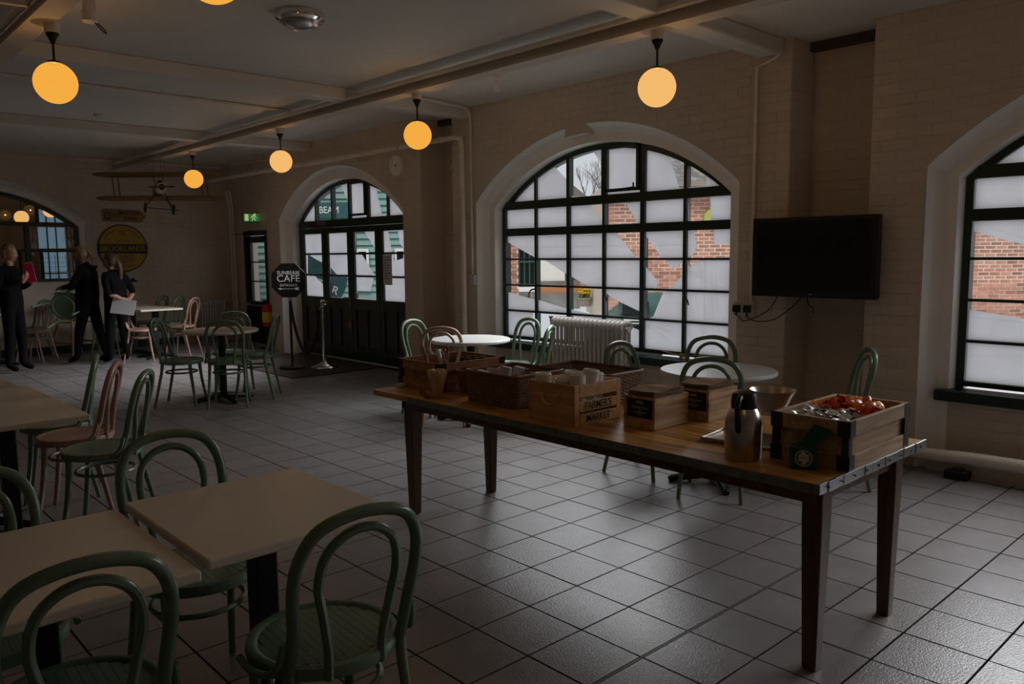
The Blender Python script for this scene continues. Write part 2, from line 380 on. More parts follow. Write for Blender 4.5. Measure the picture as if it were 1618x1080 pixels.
full = brick_mesh(.218, .068, .006).mesh('brick', 'wall')
near = sorted([q for q in bl if abs(q[3]-q[2]-.218) < .002 and q[0] == 'x' and q[5]-q[4] > .06], key=lambda q: math.hypot(q[1], q[2])+(4 if q[2] < .9 else 0))[:290]
nearset = set(near); stuff = {'wall_right': MB(), 'wall_back': MB()}
for q in near:
    p = .0025+random.random()*.0025
    link('brick', full, wall_right, loc=(q[1]-p, q[2], q[4]), rot=(random.uniform(-.008, .008), 0, random.uniform(-.006, .006)))
for q in bl:
    if q in nearset: continue
    ax, pos, a, b, z0, z1 = q; e = .004; p = .002+random.random()*.003
    if ax == 'x': f = lambda u, d, z: (pos-d, u, z)
    else: f = lambda u, d, z: (u, pos-d, z)
    mb = stuff['wall_back' if ax == 'far' else 'wall_right']; L = b-a
    vs = [f(a, -.001, z0), f(b, -.001, z0), f(b, -.001, z1), f(a, -.001, z1), f(a+e, p, z0+e), f(b-e, p, z0+e), f(b-e, p, z1-e), f(a+e, p, z1-e)]
    mb.add(vs, [(4,5,6,7), (0,1,5,4), (1,2,6,5), (2,3,7,6), (3,0,4,7)])
stuff['wall_right'].build('brick_courses', 'wall', wall_right, kind='stuff')
kb = MB(); pk = []
for k in range(5):
    u = .02+.26*k/4; pk.append((5.10+u, ARC_C+math.sqrt((ARC_R+.002)**2-u*u)))
for k in range(5):
    u = .28-.26*k/4; pk.append((5.10+u, ARC_C+math.sqrt((ARC_R-.085)**2-u*u)))
kb.prism(pk, W-.004, W+.13, 'yz'); kb.build('filler_block', 'wall', wall_right)
# far wall with arched internal window
fb = MB(); ff = lambda u, d, z: (u, FAR+d, z)
bay(fb, ff, 2.19, X0, XN, 1.12)
fb.quad((2.19-1.45, FAR+.25, 0), (2.19+1.45, FAR+.25, 0), (2.19+1.45, FAR+.25, 1.12), (2.19-1.45, FAR+.25, 1.12))
wall_back = fb.build('wall_back', ['wall', 'reveal'], kind='structure')
stuff['wall_back'].build('brick_courses', 'wall', wall_back, kind='stuff')
MB().box(X0-.1, X0, Y0, FAR, 0, CEIL).build('wall_left', 'plaster', kind='structure')
MB().box(X0, XN+.2, Y0-.1, Y0, 0, CEIL).build('wall_front', 'plaster', kind='structure')
MB().box(X0-.1, XN+.3, Y0-.1, FAR+.3, CEIL, CEIL+.2).build('ceiling', 'ceil', kind='structure')
MB().box(X0, 5.2, FAR-.022, FAR, 0, .115).build('baseboard_back', 'black', kind='structure')
# niche lintels
for i, (a, b) in enumerate(((2.45, 3.06), (7.12, 7.73))): MB().box(5.97, XN-.006, a, b, 3.015, CEIL).build('trim_%d' % (i+1), 'darkwood', kind='structure')
# floor
T, TX, TY = .29846, 1.9598, 2.3463
floor = MB().box(X0, XN+.3, Y0, FAR, -.05, -.003).build('floor', 'grout', kind='structure')
G = .0035; tm = MB()
tm.add([(G, G, -.003), (T-G, G, -.003), (T-G, T-G, -.003), (G, T-G, -.003), (G+.001, G+.001, 0), (T-G-.001, G+.001, 0), (T-G-.001, T-G-.001, 0), (G+.001, T-G-.001, 0)], [(4,5,6,7), (0,1,5,4), (1,2,6,5), (2,3,7,6), (3,0,4,7)])
tme = tm.mesh('tile', 'tile'); cells = []
for i in range(-19, 15):
    for j in range(-15, 41):
        x, y = TX+T*i, TY+T*j
        if x > XN or x < X0-.2 or y > FAR or y < Y0-.2: continue
        d = x*sy+y*cy; r = x*cy-y*sy
        vis = d > 1.2 and abs(r/d) < .72
        cells.append((0 if vis else 1, math.hypot(x, y), x, y))
cells.sort(); ts = MB()
for k, (v, d, x, y) in enumerate(cells):
    x1 = min(x+T, W+.13 if not (2.45 < y < 2.9 or 7.1 < y < 7.6 or y > 11.6) else XN)
    if k < 298 and v == 0 and abs(x1-x-T) < 1e-6 and not abs(y+T-1.749) < .02: link('tile', tme, floor, loc=(x, y, random.uniform(-.0004, .0004)), rot=(random.uniform(-.0007, .0007), random.uniform(-.0007, .0007), 0))
    else:
        ya = y+T-(.012 if abs(y+T-1.749) < .02 else G); xb = x1-G
        if xb-x < .02: continue
        dz = random.uniform(-.0004, .0004); xa = x+G; yb = y+G
        ts.add([(xa, yb, -.003), (xb, yb, -.003), (xb, ya, -.003), (xa, ya, -.003), (xa+.001, yb+.001, dz), (xb-.001, yb+.001, dz), (xb-.001, ya-.001, dz), (xa+.001, ya-.001, dz)], [(4,5,6,7), (0,1,5,4), (1,2,6,5), (2,3,7,6), (3,0,4,7)])
ts.build('tile_field', 'tile', floor, kind='stuff')
MB().box(X0, W+.1, 1.738, 1.748, -.003, .001).build('expansion_joint', 'jointmetal', floor)
# ceiling beams
for i, x in enumerate((4.24, 1.29)):
    b = MB(); b.box(x-.035, x+.035, Y0, FAR, 2.91, 2.985); b.box(x-.07, x+.07, Y0, FAR, 2.895, 2.912)
    b.build('ceiling_beam', 'beam', kind='structure', label=('long painted steel ceiling beam above the row of four globe lamps' if i == 0 else 'painted steel ceiling beam at the upper corner above the nearest big globe lamp'), cat='beam')
    c = MB(); c.tube([(x-.075, Y0, 2.985), (x-.075, 13.9, 2.985)], .021, 12); c.build('beam_ducting', 'pipe', kind='structure', label='flat pale ducting strip running along the %s ceiling beam' % ('long middle' if i == 0 else 'corner'), cat='ducting')
for i, (a, b) in enumerate(((3.13, 3.32), (6.78, 6.97), (10.3, 10.49))):
    MB().box(X0, W, a, b, 2.965, CEIL-.001).build('ceiling_joist', 'ceil', kind='structure', bevel=.01,
        label=('ceiling cross joist nearest the camera, ending beside the television recess', 'middle ceiling cross joist, ending beside the large arched window', 'farthest ceiling cross joist, ending above the entrance doors')[i], cat='joist')

# ------------------------------------------------------------------ polygons for the window film
def area(P): return sum(P[i][0]*P[(i+1) % len(P)][1]-P[(i+1) % len(P)][0]*P[i][1] for i in range(len(P)))/2
def clip(P, a, b, keep_left=True):
    out = []
    def side(p): return (b[0]-a[0])*(p[1]-a[1])-(b[1]-a[1])*(p[0]-a[0])
    s = 1 if keep_left else -1
    for i in range(len(P)):
        p, q = P[i], P[(i+1) % len(P)]; sp_, sq = s*side(p), s*side(q)
        if sp_ >= 0: out.append(p)
        if (sp_ > 0 and sq < 0) or (sp_ < 0 and sq > 0):
            t = sp_/(sp_-sq); out.append((p[0]+(q[0]-p[0])*t, p[1]+(q[1]-p[1])*t))
    return out if len(out) > 2 and abs(area(out)) > 1e-6 else []
def subtract(polys, Q):
    if area(Q) < 0: Q = Q[::-1]
    res = []
    for P in polys:
        rest = P
        for i in range(len(Q)):
            if not rest: break
            a, b = Q[i], Q[(i+1) % len(Q)]
            o = clip(rest, a, b, False)
            if o: res.append(o)
            rest = clip(rest, a, b, True)
    return res
def tris(poly):
    return [[poly[i] for i in t] for t in tessellate_polygon([[Vector((a, b, 0)) for a, b in poly]])]
W1 = [[(5.83,2.42),(5.31,2.54),(5.1,2.3),(5.1,2.04),(5.59,2.07),(5.62,2.24)],[(5.33,2.0),(5.08,1.98),(5.08,1.75)],[(5.08,2.01),(4.88,2.0),(4.69,1.75),(5.08,1.75)],[(4.97,1.7),(4.64,1.7),(4.64,1.43),(4.7,1.43)],[(4.6,1.64),(4.41,1.43),(4.6,1.43)],[(4.61,1.43),(4.38,1.43),(4.32,1.34),(4.25,1.37),(4.15,1.43),(4.15,1.33),(4.36,1.14),(4.48,1.14),(4.46,1.23),(4.61,1.37)],[(4.61,1.14),(4.4,1.14),(4.51,0.91),(4.6,0.86)],[(4.38,2.4),(3.96,2.22),(3.96,2.06),(4.24,2.06)],[(4.21,1.99),(4.16,1.99),(4.15,1.81)],[(4.14,2.0),(3.92,1.99),(3.91,1.76),(4.13,1.75)],[(4.08,1.7),(3.88,1.69),(3.87,1.56),(3.6,1.56),(3.6,1.46),(4.12,1.43),(4.05,1.53)],[(4.14,1.43),(4.02,1.43),(4.12,1.35)],[(6.6,1.66),(6.07,1.45),(6.07,1.43),(6.6,1.43)],[(6.6,1.43),(6.07,1.43),(6.07,1.0),(6.6,1.09)],[(6.06,1.43),(5.92,1.42),(5.61,1.28),(5.61,0.93),(6.07,1.01)],[(5.58,1.27),(5.26,1.14),(5.58,1.14)],[(5.58,1.14),(5.1,1.14),(5.1,0.86),(5.58,0.93)],[(5.08,1.1),(4.99,1.05),(4.66,0.94),(4.66,0.86),(5.08,0.86)],[(6.11,0.86),(5.58,0.86),(5.1,0.83),(5.1,0.55),(6.11,0.55)],[(4.9,0.86),(4.65,0.86),(4.65,0.76),(4.8,0.8)]]
W2 = [[(1.95,1.65),(1.64,1.55),(1.0,1.36),(.3,1.1),(-.4,.9),(-1.1,.8),(-1.1,.5),(-.3,.6),(.5,.85),(1.2,1.0),(1.69,1.07),(1.95,1.1)]]
DR = [[(10.71,2.38),(10.23,2.46),(10.26,1.96),(10.74,1.98)],[(10.19,2.5),(9.98,2.49),(9.77,2.22),(9.78,1.96),(10.23,1.97)],[(9.08,2.39),(8.79,2.28),(8.8,2.04),(8.94,1.98)],[(10.98,1.52),(10.79,1.45),(10.44,1.36),(10.46,1.02),(10.79,1.19),(11.01,1.19)],[(10.32,1.32),(10.13,1.2),(9.75,1.21),(9.77,0.89),(10.35,0.89)],[(9.61,1.84),(9.41,1.83),(9.11,1.55),(9.09,1.51),(9.63,1.52)],[(9.48,1.51),(9.09,1.51),(9.1,1.21),(9.16,1.22)],[(9.19,1.21),(9.1,1.21),(9.12,0.91),(9.66,0.9),(9.6,1.0),(9.28,1.0)],[(8.83,1.83),(8.61,1.83),(8.56,1.64),(8.49,1.58),(8.49,1.52),(8.75,1.53)],[(8.73,1.51),(8.49,1.51),(8.49,1.45),(8.7,1.41)]]

# ------------------------------------------------------------------ windows (local x along the wall, local y outward)
def cell_poly(a, b, z0, z1, inset=.165):
    """rectangle clipped under the arch"""
    h = 1.62-inset; R_ = ARC_R-inset-.045
    P = [(a, z0), (b, z0)]
    top = lambda u: ARC_C+math.sqrt(max(R_*R_-u*u, 0))
    N = 6
    for i in range(N+1):
        u = b+(a-b)*i/N; z = min(z1, top(u))
        if z > z0+.005: P.append((u, z))
    # drop consecutive collinear duplicates
    out = []
    for p in P:
        if not out or abs(p[0]-out[-1][0])+abs(p[1]-out[-1][1]) > 1e-4: out.append(p)
    return out if len(out) > 2 else []
def panes(root, cells, clear, to_local, y=.0):
    for P in cells:
        if not P: continue
        MB().prism(P, y, y+.004, 'xz').build('pane', 'glass', root)
        if clear is None: continue
        if area(P) < 0: P = P[::-1]
        polys = [P]
        for cpoly in clear:
            q = [to_local(p) for p in cpoly]
            for t in tris(q): polys = subtract(polys, t)
        if polys:
            mb = MB()
            for q in polys: mb.prism(q, y-.003, y-.0015, 'xz')
            mb.build('frosted_film', 'film', root)
def bars(root, name, rects, d0, d1, m='green'):
    for a, b, z0, z1 in rects: MB().box(a, b, d0, d1, z0, z1).build(name, m, root, bevel=.004)
def arch_rim(root, z0, w_=.05, d0=-.02, d1=.06):
    P, Q = arch(.165, z0), arch(.165+w_, z0); mb = MB(); n = len(P)
    for i in range(n-1):
        a, b, c, d = P[i], P[i+1], Q[i+1], Q[i]
        for y in (d0, d1): mb.quad((a[0], y, a[1]), (b[0], y, b[1]), (c[0], y, c[1]), (d[0], y, d[1]))
        mb.quad((c[0], d0, c[1]), (d[0], d0, d[1]), (d[0], d1, d[1]), (c[0], d1, c[1])); mb.quad((a[0], d0, a[1]), (b[0], d0, b[1]), (b[0], d1, b[1]), (a[0], d1, a[1]))
    mb.build('window_frame', 'green', root)
def big_window(name, c, clear, label):
    root = thing(name, None, None, (5.955, c, 0), -PI/2, kind='structure'); root['label'] = label
    H = 1.41; arch_rim(root, .55)
    bars(root, 'bottom_rail', [(-H, H, .565, .60)], -.02, .05)
    us = [-H+2*H*i/6 for i in range(7)]
    rows = [(.60, .865), (.885, 1.145), (1.165, 1.425), (1.445, 1.685), (1.765, 1.965), (2.05, 3.0)]
    bars(root, 'transom', [(-H, H, 1.685, 1.765), (-H, H, 1.965, 2.05)], -.03, .05)
    wid = {1: .028, 2: .042, 3: .03, 4: .05, 5: .034}
    wid2 = {1: .03, 2: .042, 3: .06, 4: .06, 5: .034}
    for i in range(1, 6):
        u = us[i]; w_ = wid[i]/2; w2 = wid2[i]/2
        bars(root, 'mullion', [(u-w_, u+w_, .60, 1.97)], -.022, .045)
        bars(root, 'mullion', [(u-w2, u+w2, 2.04, ARC_C+math.sqrt((ARC_R-.175)**2-u*u)-.03)], -.022, .045)
    bars(root, 'glazing_bar', [(-H, H, z-.01, z+.01) for z in (.875, 1.155, 1.435)], -.012, .035)
    cells = []
    for j, (z0, z1) in enumerate(rows):
        for i in range(6): cells.append(cell_poly(us[i]+.01, us[i+1]-.01, z0, z1))
    panes(root, cells, clear, lambda p: (-(p[0]-c), p[1]), .012)
    # top-hung vent in the fourth column
    a, b = us[3]+.03, us[4]-.03
    fr = MB()
    for r in ((a, b, 2.07, 2.10), (a, b, 2.47, 2.50), (a, a+.03, 2.07, 2.5), (b-.03, b, 2.07, 2.5)): fr.box(r[0], r[1], -.045, -.005, r[2], r[3])
    v = fr.build('vent_frame', 'green', root, bevel=.003)
    st = MB(); st.tube([(a+.03, -.055, 2.075), ((a+b)/2, -.06, 2.09), (b-.04, -.05, 2.10)], .006); st.tube([(b-.05, -.05, 2.10), (b-.05, -.055, 2.14)], .008); st.build('vent_stay', 'black', v)
    # casement handles
    for i, s in ((1, -1), (3, 1), (5, 1)):
        u = us[i]; h = MB(); h.tube(spline([(u, -.03, 1.12), (u+s*.03, -.055, 1.11), (u+s*.06, -.055, 1.08), (u+s*.075, -.05, 1.03)], 4), [.009, .006], 8); h.build('casement_handle', 'black', root)
    sl = MB(); sl.box(-1.535, 1.535, -.195, 0, .475, .55); s_ = sl.build('window_sill', 'green', root, bevel=.008)
    st = MB(); st.tube([(us[5]-.2, -.05, .60), (us[5]+.05, -.09, .575), (us[5]+.28, -.05, .605)], .006); st.box(us[5]+.02, us[5]+.05, -.1, -.04, .553, .60); st.build('casement_stay', 'brass' if c > 3 else 'black', root)
    return root
big_window('window_1', 5.10, W1, 'large arched dark green window with frosted film above the tall radiator')
big_window('window_2', .45, W2, 'dark green arched window cut off by the right edge, red brickwork behind')
# entrance doors in the arch
dr = thing('door_1', None, None, (5.955, 9.72, 0), -PI/2, kind='structure'); dr['label'] = 'dark green folding entrance doors under an arched fanlight'
arch_rim(dr, 0)
H = 1.41; us = [-H+2*H*i/6 for i in range(7)]
bars(dr, 'transom', [(-H, H, 1.895, 2.0)], -.04, .05)
for i in range(1, 6):
    u = us[i]; w2 = (.016, .018, .03, .03, .018)[i-1]
    bars(dr, 'mullion', [(u-w2, u+w2, 1.99, ARC_C+math.sqrt((ARC_R-.175)**2-u*u)-.03)], -.022, .045)
panes(dr, [cell_poly(us[i]+.01, us[i+1]-.01, 2.0, 3) for i in range(6)], DR, lambda p: (-(p[0]-9.72), p[1]), .012)
fr = MB(); a, b = us[3]+.03, us[4]-.03
for r in ((a, b, 2.03, 2.06), (a, b, 2.46, 2.49), (a, a+.03, 2.03, 2.49), (b-.03, b, 2.03, 2.49)): fr.box(r[0], r[1], -.045, -.005, r[2], r[3])
fr.build('vent_frame', 'green', dr)
for k in range(4):
    a, b = -H+2*H*k/4+.004, -H+2*H*(k+1)/4-.004; lf = MB(); st = .085
    for r in ((a, a+st, .02, 1.89), (b-st, b, .02, 1.89), (a+st, b-st, 1.81, 1.89), (a+st, b-st, .74, .885), (a+st, b-st, .02, .20)): lf.box(r[0], r[1], -.02, .03, r[2], r[3])
    leaf = lf.build('door_leaf', 'green', dr, bevel=.003)
    for z in (1.205, 1.515): MB().box(a+st, b-st, -.012, .02, z-.012, z+.012).build('glazing_bar', 'green', leaf)
    m_ = (a+b)/2
    MB().box(m_-.03, m_+.03, -.018, .02, .2, .74).build('muntin', 'green', leaf, bevel=.003)
    for q in ((a+st, m_-.03), (m_+.03, b-st)): MB().box(q[0], q[1], .0, .012, .2, .74).build('panel', 'green', leaf)
    cl = []
    for z0, z1 in ((.885, 1.193), (1.217, 1.503), (1.527, 1.81)): cl.append([(a+st, z0), (b-st, z0), (b-st, z1), (a+st, z1)])
    panes(dr, cl, DR, lambda p: (-(p[0]-9.72), p[1]), .012)
h = MB(); h.box(-.05, -.015, -.035, -.018, .78, .93); h.tube([(-.032, -.035, .90), (-.032, -.07, .90), (-.13, -.07, .90)], .009, 8); h.build('door_handle', 'brass', dr)
h = MB(); h.box(-.05, -.02, -.03, -.018, .42, .60); h.tube([(-.035, -.03, .57), (-.035, -.06, .55), (-.035, -.06, .47), (-.035, -.03, .45)], .006); h.build('door_bolt', 'brass', dr)
h = MB(); h.box(-.80, -.60, -.08, -.03, 1.93, 1.98); h.build('closer_body', 'steel', dr)
h = MB(); h.box(-.95, -.35, -.07, -.055, 1.885, 1.90); h.build('closer_arm', 'steel', dr)
MB().box(-1.45, 1.45, -.06, .1, -.002, .012).build('threshold', 'brass', dr)
no = MB().box(.79, 1.0, -.016, -.012, 1.10, 1.50).build('posted_notice', 'paper', dr)
for k in range(9): MB().box(.81, .81+random.uniform(.08, .16), -.0175, -.0162, 1.46-k*.035, 1.468-k*.035).build('print_line', 'ink', no)
# small door in the recess
d2 = thing('door_2', None, None, (6.10, 12.94, 0), -PI/2, kind='structure'); d2['label'] = 'narrow dark green glazed side door beside the exit sign'
for r in ((-.44, -.37, 0, 1.92), (.37, .44, 0, 1.92), (-.37, .37, 1.84, 1.92)): MB().box(r[0], r[1], -.06, .05, r[2], r[3]).build('door_frame', 'green', d2, bevel=.004)
lf = MB()
for r in ((-.365, -.27, .02, 1.83), (.27, .365, .02, 1.83), (-.27, .27, 1.72, 1.83), (-.27, .27, .6, .72), (-.27, .27, .02, .18)): lf.box(r[0], r[1], -.02, .03, r[2], r[3])
lf.box(-.27, .27, 0, .015, .18, .6); leaf = lf.build('door_leaf', 'green', d2, bevel=.003)
for z in (1.06, 1.39): MB().box(-.27, .27, -.012, .02, z-.011, z+.011).build('glazing_bar', 'green', leaf)
MB().prism([(-.27, .72), (.27, .72), (.27, 1.72), (-.27, 1.72)], .004, .008).build('pane', 'glass', d2)
h = MB(); h.tube([(-.31, -.03, .70), (-.31, -.12, .66), (.31, -.12, .66), (.31, -.03, .70)], .014, 8); h.build('push_bar', 'steel', d2)
h = MB(); h.box(-.30, -.12, -.09, -.03, 1.86, 1.91); h.tube([(-.2, -.08, 1.88), (-.62, -.16, 1.86)], .006); h.build('closer_body', 'black', d2)
# internal window in the far wall
w3 = thing('window_3', None, None, (2.19, 14.2, 0), 0, kind='structure'); w3['label'] = 'arched internal window behind the three women'
arch_rim(w3, 1.12)
H = 1.41; us = [-H+2*H*i/4 for i in range(5)]
bars(w3, 'bottom_rail', [(-H-.04, H+.04, 1.12, 1.17)], -.02, .05)
bars(w3, 'transom', [(-H, H, 1.99, 2.05)], -.03, .05); bars(w3, 'glazing_bar', [(-H, H, 1.585, 1.625)], -.02, .04)
for u in (-.76, .02, .74): bars(w3, 'mullion', [(u-.035, u+.035, 1.17, 2.0)], -.03, .05)
for u in (-.9, 0, .9): bars(w3, 'mullion', [(u-.02, u+.02, 2.05, ARC_C+math.sqrt((ARC_R-.175)**2-u*u)-.03)], -.03, .045)
cl = [cell_poly(a, b, z0, z1) for a, b in ((-H, -.8), (-.72, -.02), (.06, .70), (.78, H)) for z0, z1 in ((1.17, 1.585), (1.625, 1.99))]+[cell_poly(a, b, 2.05, 3) for a, b in ((-H, -.92), (-.88, -.02), (.02, .88), (.92, H))]
panes(w3, cl, None, None, .012)
# room beyond the internal window
rb = MB(); rb.box(-2, 7, 14.35, 20, -.1, -.02); rb.build('floor_beyond', 'tile', kind='structure')
rb = MB(); rb.box(-2.1, 6.4, 14.26, 20.1, CEIL+.1, CEIL+.2); rb.build('ceiling_beyond', 'ceil', kind='structure')
rb = MB()
rb.box(6.0, 6.3, 14.3, 20, 0, 3.2)
rb.box(-2.1, 4.316, 20, 20.1, 0, 3.2); rb.box(4.924, 6.3, 20, 20.1, 0, 3.2); rb.box(4.15, 5.05, 20, 20.1, 0, .6); rb.box(4.15, 5.05, 20, 20.1, 2.62, 3.2); rb.box(-2.1, -2, 14.3, 20, 0, 3.2)
rb.box(3.64, 6.32, 14.27, 14.32, 0, 3.2); rb.box(-2.1, .74, 14.27, 14.32, 0, 3.2)
rb.build('wall_beyond', 'plaster', kind='structure')
wbd = MB(); wbd.box(5.15, 5.5, 18.9, 20, 0, 3.2); wbd.build('trim_3', 'plaster', kind='structure')
w4 = thing('window_4', None, None, (4.62, 20.05, 0), 0, kind='structure')
w4.scale = (.68, 1, 1); w4['label'] = 'tall bright window of the neighbouring room seen through the internal window'
for r in ((-.45, -.40, .6, 2.62), (.40, .45, .6, 2.62), (-.40, .40, .6, .66), (-.40, .40, 2.56, 2.62)): MB().box(r[0], r[1], -.03, .03, r[2], r[3]).build('window_frame', 'white', w4)
for u in (-.13, .13): MB().box(u-.015, u+.015, -.02, .02, .66, 2.56).build('mullion', 'black', w4)
for z, h_ in ((2.22, .05), (1.66, .04), (1.15, .015)): MB().box(-.40, .40, -.02, .02, z-h_, z+h_).build('glazing_bar', 'white', w4)
MB().prism([(-.40, .66), (.40, .66), (.40, 2.56), (-.40, 2.56)], .01, .014).build('pane', 'dimfilm', w4)
rl = MB()
for k in range(6): rl.box(1.4, 3.9, 14.62, 14.63, 1.12+k*.075, 1.125+k*.075)
for k in range(16): rl.box(1.4+k*.166, 1.405+k*.166, 14.62, 14.63, 1.08, 1.55)
rr = thing('wire_railing', 'black wire grid railing behind the internal window', 'railing', (0, 0, 0)); rl.build('wire_grid', 'black', rr, kind='stuff')
for x in (1.4, 2.9, 3.2, 3.9): MB().box(x-.02, x+.02, 14.6, 14.64, 0, 1.6).build('post', 'black', rr)
# ------------------------------------------------------------------ bentwood chairs
def chair_parts(m):
    P = {}
    s = MB(); s.lathe([(0, .452), (.172, .452), (.178, .457), (.192, .462), (.203, .458), (.207, .445), (.203, .425), (.19, .42), (.17, .425), (.165, .440), (0, .440)], n=40)
    P['seat'] = s.mesh('seat', m, True)
    r = MB()
    for k in range(-7, 8):
        x = k*.0235; h = math.sqrt(max(.171**2-x*x, 0)); r.box(x-.0112, x+.0112, -h, h, .4515, .4545)
    P['slat'] = r.mesh('seat_slats', m)
    out = []
    for s_ in (-1, 1): out.append([(s_*.163, .135, .445), (s_*.163, .175, .56), (s_*.173, .205, .68), (s_*.162, .228, .77)])
    L = out[0]+[(-.112, .245, .835), (0, .252, .858), (.112, .245, .835)]+out[1][::-1]
    b = MB(); b.tube(spline(L, 5), .0165, 10); P['back_frame'] = b.mesh('back_frame', m, True)
    I = [(-.076, .185, .425), (-.078, .190, .50), (-.095, .203, .60), (-.110, .213, .68), (-.098, .228, .755), (-.056, .238, .80), (0, .241, .815)]
    I = I+[(-x, y, z) for x, y, z in I[:-1][::-1]]
    b = MB(); b.tube(spline(I, 4), .0125, 9); P['back_loop'] = b.mesh('back_loop', m, True)
    for n_, s_ in (('l', -1), ('r', 1)):
        b = MB(); b.tube(spline([(s_*.163, .135, .45), (s_*.165, .145, .36), (s_*.172, .18, .2), (s_*.185, .225, 0)], 4), [.0165, .0125], 9); P['rear'+n_] = b.mesh('leg', m, True)
        b = MB(); b.tube(spline([(s_*.145, -.125, .435), (s_*.146, -.128, .36), (s_*.15, -.145, .2), (s_*.172, -.178, 0)], 4), [.0185, .0125], 9); P['front'+n_] = b.mesh('leg', m, True)
        b = MB(); b.tube(spline([(s_*.184, .165, .545), (s_*.192, .150, .49), (s_*.207, .11, .452), (s_*.221, .03, .44), (s_*.216, -.05, .438)], 4), .010, 8); P['brace'+n_] = b.mesh('side_brace', m, True)
    b = MB(); b.tube([(.148*math.cos(a), .148*math.sin(a)+.01, .335) for a in [2*PI*k/28 for k in range(28)]], .0095, 8, True); P['hoop'] = b.mesh('leg_hoop', m, True)
    return P
CP = {'green': chair_parts('chair'), 'pink': chair_parts('pink')}
def new_chair(kind):
    t = thing('bentwood_chair', 'x', 'chair'); p = CP[kind]
    link('seat', p['seat'], t); link('seat_slats', p['slat'], t); link('back_frame', p['back_frame'], t); link('back_loop', p['back_loop'], t); link('leg_hoop', p['hoop'], t)
    for k in 'lr': link('leg', p['front'+k], t); link('leg', p['rear'+k], t); link('side_brace', p['brace'+k], t)
    return t
protos = {}
def chair(kind, x, y, d, label, group):
    """d = compass direction (degrees) in which the backrest stands from the seat centre"""
    if kind not in protos: t = protos[kind] = new_chair(kind)
    else: t = copy_tree(protos[kind])
    t.location = (x, y, .0005); t.scale = (1, 1, 1.015); t.rotation_euler = (0, 0, math.radians(d-90)); t['label'] = label; t['group'] = group; return t
gF = 'bentwood chairs at the front left tables'; gL = 'bentwood chairs in a row at the left table'; g1 = 'green bentwood chairs around the middle round table'
g2 = 'bentwood chairs around the round table by the niche'; g3 = 'green bentwood chairs around the nearest round table'; gB = 'bentwood chairs at the far wall'
chair('green', 1.035, 1.90, -93, 'nearest green bentwood chair, back to the camera at the end of the cream table', gF)
chair('green', .44, 2.015, -93, 'green bentwood chair cropped by the bottom edge, left of the nearest one', gF)
chair('green', .975, 2.63, 88, 'green bentwood chair tucked behind the seam of the two cream tables', gF)
chair('green', .355, 2.55, 88, 'green bentwood chair cut by the left edge behind the cream table', gF)
chair('green', 1.25, 4.67, -33, 'green bentwood chair nearest in the row of three at the left table', gL)
chair('pink', 1.23, 5.14, -28, 'dusty pink bentwood chair between two green ones', gL)
chair('green', 1.24, 5.60, -18, 'green bentwood chair farthest in the row of three at the left table', gL)
chair('green', 2.97, 8.14, 141, 'green bentwood chair on the left side of the middle round table', g1)
chair('green', 3.30, 7.78, 240, 'green bentwood chair with its back to the camera at the middle round table', g1)
chair('green', 3.62, 8.42, 60, 'green bentwood chair behind the middle round table', g1)
chair('green', 3.68, 8.0, -38, 'green bentwood chair on the right side of the middle round table, before the mat', g1)
chair('green', 4.50, 5.98, 102, 'green bentwood chair behind the pink one, against the pier', g2)
chair('pink', 4.33, 5.56, 225, 'pink bentwood chair at the round table by the niche', g2)
chair('green', 5.06, 5.50, -3, 'green bentwood chair in front of the left window panes', g2)
chair('green', 4.74, 4.98, -58, 'green bentwood chair seen side on at the left end of the tall radiator', g2)
chair('green', 4.29, 3.29, 92, 'green bentwood chair before the right end of the tall radiator', g3)
chair('green', 4.84, 3.15, 33, 'green bentwood chair behind the nearest round table, under the window', g3)
chair('green', 4.23, 2.72, 207, 'green bentwood chair with its back to the camera at the nearest round table', g3)
chair('green', 4.90, 2.32, -50, 'green bentwood chair seen side on below the television', g3)
chair('pink', 3.86, 12.1, 152, 'pink bentwood chair beside the woman holding the paper', gB)
chair('pink', 4.50, 12.30, -48, 'pink bentwood chair at the right of the far square table', gB)
chair('green', 4.52, 12.95, -48, 'green bentwood chair next to the pink one at the far square table', gB)
chair('green', 4.42, 13.40, -48, 'green bentwood chair nearest the far wall at the far square table', gB)
chair('green', 3.66, 12.95, 150, 'green bentwood chair under the far table behind the woman with the paper', gB)
chair('pink', 2.70, 13.12, -42, 'pink bentwood chair behind the woman with the folder', gB)
chair('green', 2.74, 13.55, -42, 'green bentwood chair against the far wall under the internal window', gB)

# ------------------------------------------------------------------ tables
def square_table(x, y, w_, d_, z, label, group, rz=0, m='ttop'):
    t = thing('cafe_table', label, 'table', (x, y, .0005), rz, group)
    b = MB(); b.box(-w_/2, w_/2, -d_/2, d_/2, z-.028, z); b.build('tabletop', m, t, bevel=.006)
    MB().box(-.15, .15, -.15, .15, z-.045, z-.028).build('mounting_plate', 'black', t)
    b = MB(); b.box(-.036, .036, -.036, .036, .03, z-.04); b.build('column', 'black', t, bevel=.006)
    for k in range(4):
        a = PI/4+k*PI/2; b = MB(); b.tube([(.03*math.cos(a), .03*math.sin(a), .045), (.30*math.cos(a), .30*math.sin(a), .018)], [.028, .016], 8); b.build('foot', 'black', t, True)
    return t
square_table(1.030, 2.255, .58, .655, .742, 'cream square cafe table with an orange lamp reflection, rightmost of the front pair', 'cream tables at the front left')
square_table(.427, 2.248, .58, .675, .728, 'cream square cafe table cut by the left edge, left of the front pair', 'cream tables at the front left')
square_table(.775, 4.50, .60, .64, .742, 'cream square table beside the row of three chairs, near end', 'cream tables at the left')
square_table(.775, 5.15, .59, .64, .738, 'cream square table joined behind the near one at the left', 'cream tables at the left')
square_table(.72, 5.82, .62, .66, .735, 'cream square table, farthest of the left group', 'cream tables at the left')
